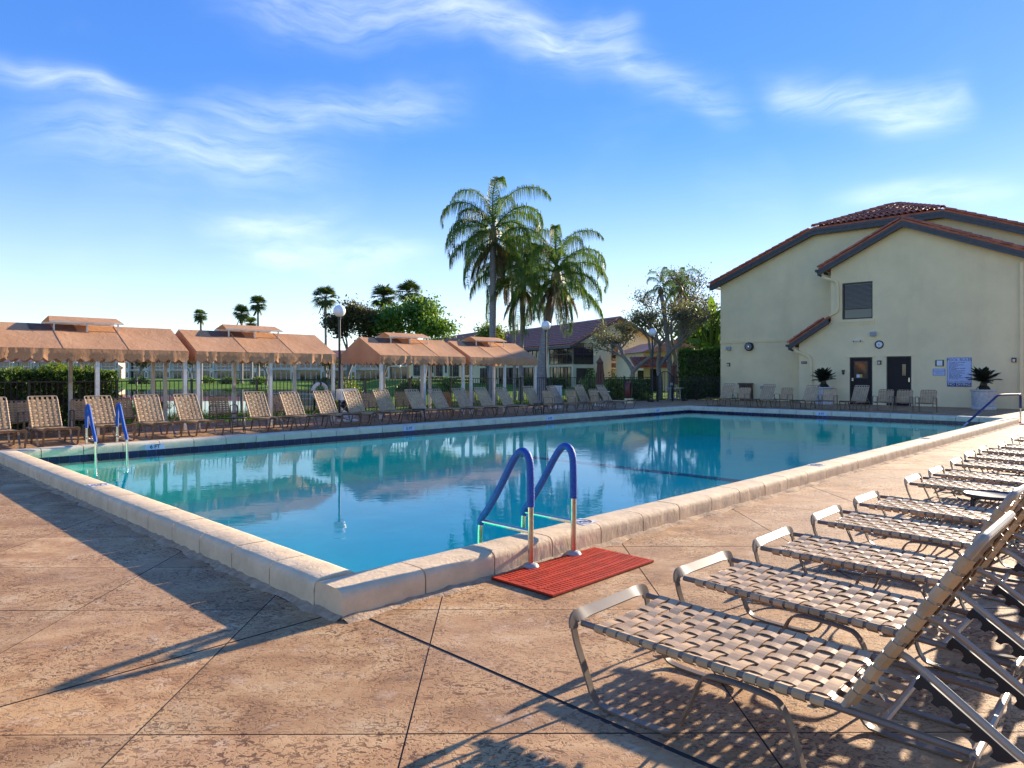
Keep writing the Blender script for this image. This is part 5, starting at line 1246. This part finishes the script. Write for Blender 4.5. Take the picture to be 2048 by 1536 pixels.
# ================================================================== neighbouring houses
def tiled_roof(P0, e, up, W_, L_, mat, parent, name='roof_tiles', pitch=.30, course=.42):
    P0, e, up = Vector(P0), Vector(e).normalized(), Vector(up).normalized(); nn = e.cross(up).normalized(); nn = nn if nn.z > 0 else -nn
    nu = int(W_/pitch); nv = int(L_/course); m = MB(); k = 4; vs = []; rows = []
    for j in range(nv):
        for v_, lift in ((j*course, .055), ((j+1)*course+.02, .01)):
            for i in range(nu*k+1): rows.append(P0+e*(i*pitch/k)+up*v_+nn*(lift+.05*abs(math.sin(math.pi*i/k))))
    n = nu*k+1
    fs = [((2*j)*n+i,(2*j)*n+i+1,(2*j+1)*n+i+1,(2*j+1)*n+i) for j in range(nv) for i in range(n-1)]
    m.add(rows, fs); return struct(m.build(name, mat, parent, 40), 'stuff')
def house(X, Y, z, label, Wd=9.6, Ln=24, porch=True):
    ang = math.atan2(.396, .918); k = thing('yellow_house', label, 'house', X, Y, z, ang, None, True); HE, HR = 3.85, 6.1
    # local x along the gable end, y along the facade (away)
    w = MB(); ap = Wd*.45
    w.poly([(0,0,0),(Wd,0,0),(Wd,0,HE-.3),(ap,0,HR-.15),(0,0,HE)]); w.poly([(0,0,0),(0,0,HE),(0,Ln,HE),(0,Ln,0)]); w.poly([(Wd,0,0),(Wd,Ln,0),(Wd,Ln,HE-.3),(Wd,0,HE-.3)]); w.poly([(0,Ln,0),(0,Ln,HE),(ap,Ln,HR-.15),(Wd,Ln,HE-.3),(Wd,Ln,0)])
    w.build('wall', M['stucco_pale'], k)
    oh = .45; sl = (HR-HE)/ap; sr = (HR-HE+.3)/(Wd-ap)
    r1 = MB().prism([(-oh,-oh,HE-oh*sl),(ap,-oh,HR),(ap,Ln+oh,HR),(-oh,Ln+oh,HE-oh*sl)], (0,0,-.12)).build('roof', M['tile_far'], k)
    r2 = MB().prism([(Wd+oh,-oh,HE-.3-oh*sr),(Wd+oh,Ln+oh,HE-.3-oh*sr),(ap+.001,Ln+oh,HR),(ap+.001,-oh,HR)], (0,0,-.12)).build('roof', M['tile_far'], k)
    tiled_roof((-oh,-oh,HE-oh*sl+.01), (0,1,0), (ap+oh,0,HR-HE+oh*sl), Ln+2*oh, math.hypot(ap+oh, HR-HE+oh*sl), M['tile_far'], r1)
    f = MB(); f.prism([(-oh,-oh-.02,HE-oh*sl-.10),(ap,-oh-.02,HR-.10),(ap,-oh-.02,HR-.32),(-oh,-oh-.02,HE-oh*sl-.30)], (0,.04,0)); f.prism([(ap,-oh-.021,HR-.10),(Wd+oh,-oh-.021,HE-.3-oh*sr-.10),(Wd+oh,-oh-.021,HE-.3-oh*sr-.30),(ap,-oh-.021,HR-.32)], (0,.04,0)); f.box(-oh-.03,-oh,-oh,Ln+oh,HE-oh*sl-.28,HE-oh*sl-.05); f.build('fascia', M['fascia'], k)
    def win(face, a0, a1, z0, z1, mull=2, deep=.03, fm='bronze'):
        m = MB(); g_ = MB(); e = .05
        def bx(mb, u0, u1, w0, w1, d0, d1): mb.box(u0,u1,-d1,-d0,w0,w1) if face == 'g' else mb.box(-d1,-d0,u0,u1,w0,w1)
        bx(g_, a0, a1, z0, z1, .002, .012)
        for q in [a0+(a1-a0)*i/mull for i in range(mull+1)]: bx(m, q-e/2, q+e/2, z0, z1, .013, deep+.02)
        bx(m, a0-e/2, a1+e/2, z0-e, z0, .013, deep+.02); bx(m, a0-e/2, a1+e/2, z1, z1+e, .013, deep+.02)
        o = m.build('window', M[fm], k); g_.build('pane', M['glass_dark'], o); return o
    # screened porch at the near corner, upper storey, and glass below
    win('g', .06, 1.9, 2.05, 3.72, 2); win('f', .06, 4.3, 2.05, 3.72, 5); MB().box(-.05,-.015,.06,4.3,2.82,2.90).build('porch_rail', M['black_metal'], k); MB().box(.06,1.9,-.05,-.015,2.82,2.90).build('porch_rail', M['black_metal'], k)
    win('f', .3, 4.2, .15, 1.75, 6); win('g', .35, 1.9, .35, 1.62, 2); win('g', 3.75, 4.3, 2.35, 3.4, 1); win('g', 3.75, 4.3, .45, 1.55, 1); win('g', 6.6, 7.4, 1.7, 2.9, 1)
    MB().box(3.72,4.33,-.03,-.005,1.72,2.1).build('spandrel_panel', M['sign_brown'], k)
    for a, b in ((2.6,3.0),(3.7,4.1)): MB().box(-.03,-.020,a,b,.2,1.7).build('porch_curtain', M['porch_curtain'], k)
    for y in (7.0, 12.5, 18): win('f', y, y+3.6, .15, 1.75, 4); win('f', y, y+3.6, 2.1, 3.6, 4)
    for y in (5.2, 11.2, 16.8): win('f', y, y+.6, .6, 1.7, 1); win('f', y, y+.6, 2.2, 3.4, 1)
    return k
house(5.05, 58, .1, 'pale yellow two storey house with a screened corner porch behind the palms'); house(-6.6, 88, .8, 'second pale yellow house with a red brown roof farther behind the palms')
# entry canopy wall right of the house
k = thing('entry_wing', 'cream wing with a small red tiled entry canopy behind the gate', 'house', 9.6, 50, .05, .1, None, True)
w = MB(); w.box(-.2,4.2,0,8,0,2.9); w.build('wall', M['stucco'], k); MB().prism([(-.5,-.4,2.8),(2.0,-.4,3.7),(4.6,-.4,2.8)], (0,8.8,0)).build('roof', M['tile_far'], k)
MB().prism([(-1.2,-1.3,1.75),(1.3,-1.3,1.75),(1.3,0,2.45),(-1.2,0,2.45)], (0,0,-.1)).build('canopy', M['tile'], k); tiled_roof((-1.2,-1.3,1.76), (1,0,0), (0,1.3,.7), 2.5, 1.5, M['tile'], k, 'canopy_tiles', .25, .36)
for x in (-1.05, 1.15): MB().box(x-.08,x+.08,-1.2,-1.05,0,1.66).build('column', M['stucco'], k)
MB().box(-.9,-.2,-.03,-.005,.8,1.5).build('window', M['glass_dark'], k)
MB().box(.3,1.0,-.03,-.005,.02,1.6).build('door', M['door'], k)
k = thing('red_roof_house', 'distant low house with a red roof between gate and tall hedge', 'house', 17.5, 76, .4, 0, None, True); MB().box(-4,4,0,7,0,1.9).build('wall', M['stucco_white'], k); MB().prism([(-4.6,-.6,1.85),(4.6,-.6,1.85),(2.6,3.5,3.5),(-2.6,3.5,3.5)], (0,0,-.1)).build('roof', M['tile'], k); MB().box(-.6,.6,-.02,-.005,.7,1.5).build('window', M['glass_dark'], k)
# condominiums across the lake
def condo(X, Y, n, label):
    z = ground_z(X, Y); k = thing('lake_house', label, 'house', X, Y, z-.1, 0, 'two storey houses across the lake', True); BW = 6.2; Wd = BW*n; H = 4.9
    MB().box(0,Wd,0,10,0,H).build('wall', M['stucco_white'], k); r = MB(); r.prism([(-.7,-.7,H),(-.7,10.7,H),(-.7,5,H+1.7)], (Wd+1.4,0,0)); r.build('roof', M['tile_far'], k)
    fm = MB(); 
    pier = MB().box(-.55,.55,-1.2,0,0,H).mesh('pier', M['stucco_white'])
    glass = [MB().box(.55,5.1,-.05,-.02,.1,2.2).mesh('pane', M['glass_dark']), MB().box(.55,5.1,-.05,-.02,2.75,5.1).mesh('pane', M['glass_dark'])]
    fr = MB()
    for x in (.55, 1.65, 2.8, 3.9, 5.1): fr.box(x-.05,x+.05,-.10,-.052,.1,2.2); fr.box(x-.05,x+.05,-.10,-.052,2.75,5.1)
    for z_ in (.1, 2.2, 2.75, 3.6, 5.1): fr.box(.5,5.15,-.12,-.052,z_-.05,z_+.05)
    frm = fr.mesh('window', M['white_paint']); slot = MB().box(-.25,.25,-1.24,-1.205,.5,1.9).mesh('narrow_window', M['glass_dark']); slot2 = MB().box(-.25,.25,-1.24,-1.205,3.1,4.6).mesh('narrow_window', M['glass_dark'])
    for i in range(n+1):
        obj('pier', pier, k, (min(max(i*BW-.25,.5),Wd-.5),0,0)); 
        for s_ in (slot, slot2): obj('narrow_window', s_, k, (min(max(i*BW-.25,.5),Wd-.5),0,0))
    for i in range(n):
        o = obj('window', frm, k, (i*BW+.3,0,0))
        for g_ in glass: obj('pane', g_, o)
    MB().box(0,Wd,-1.1,-.1,2.35,2.6).build('balcony_slab', M['stucco_white'], k)
condo(-152, 205, 6, 'pale two storey house across the lake behind the clipped hedge, leftmost'); condo(-110, 200, 8, 'pale two storey lake house seen under the first two cabanas'); condo(-51, 145, 4, 'pale two storey lake house seen under the third cabana'); condo(-24, 132, 4, 'pale two storey lake house seen under the rightmost cabana')
for i, (X, Y) in enumerate(((-34,130),(-18,112),(.6,52))):
    k = thing('garden_lamp', f'small white globe lamp on the far lawn, {ORD[i]} from the left', 'lamp', X, Y, ground_z(X,Y), 0, 'small lawn lamps', True); MB().tube([(0,0,0),(0,0,2.0)], .05, 8).build('pole', M['black_metal'], k); MB().sphere((0,0,2.2), .24 if i < 2 else .16, 14, 8).build('globe', M['globe'], k, 80)
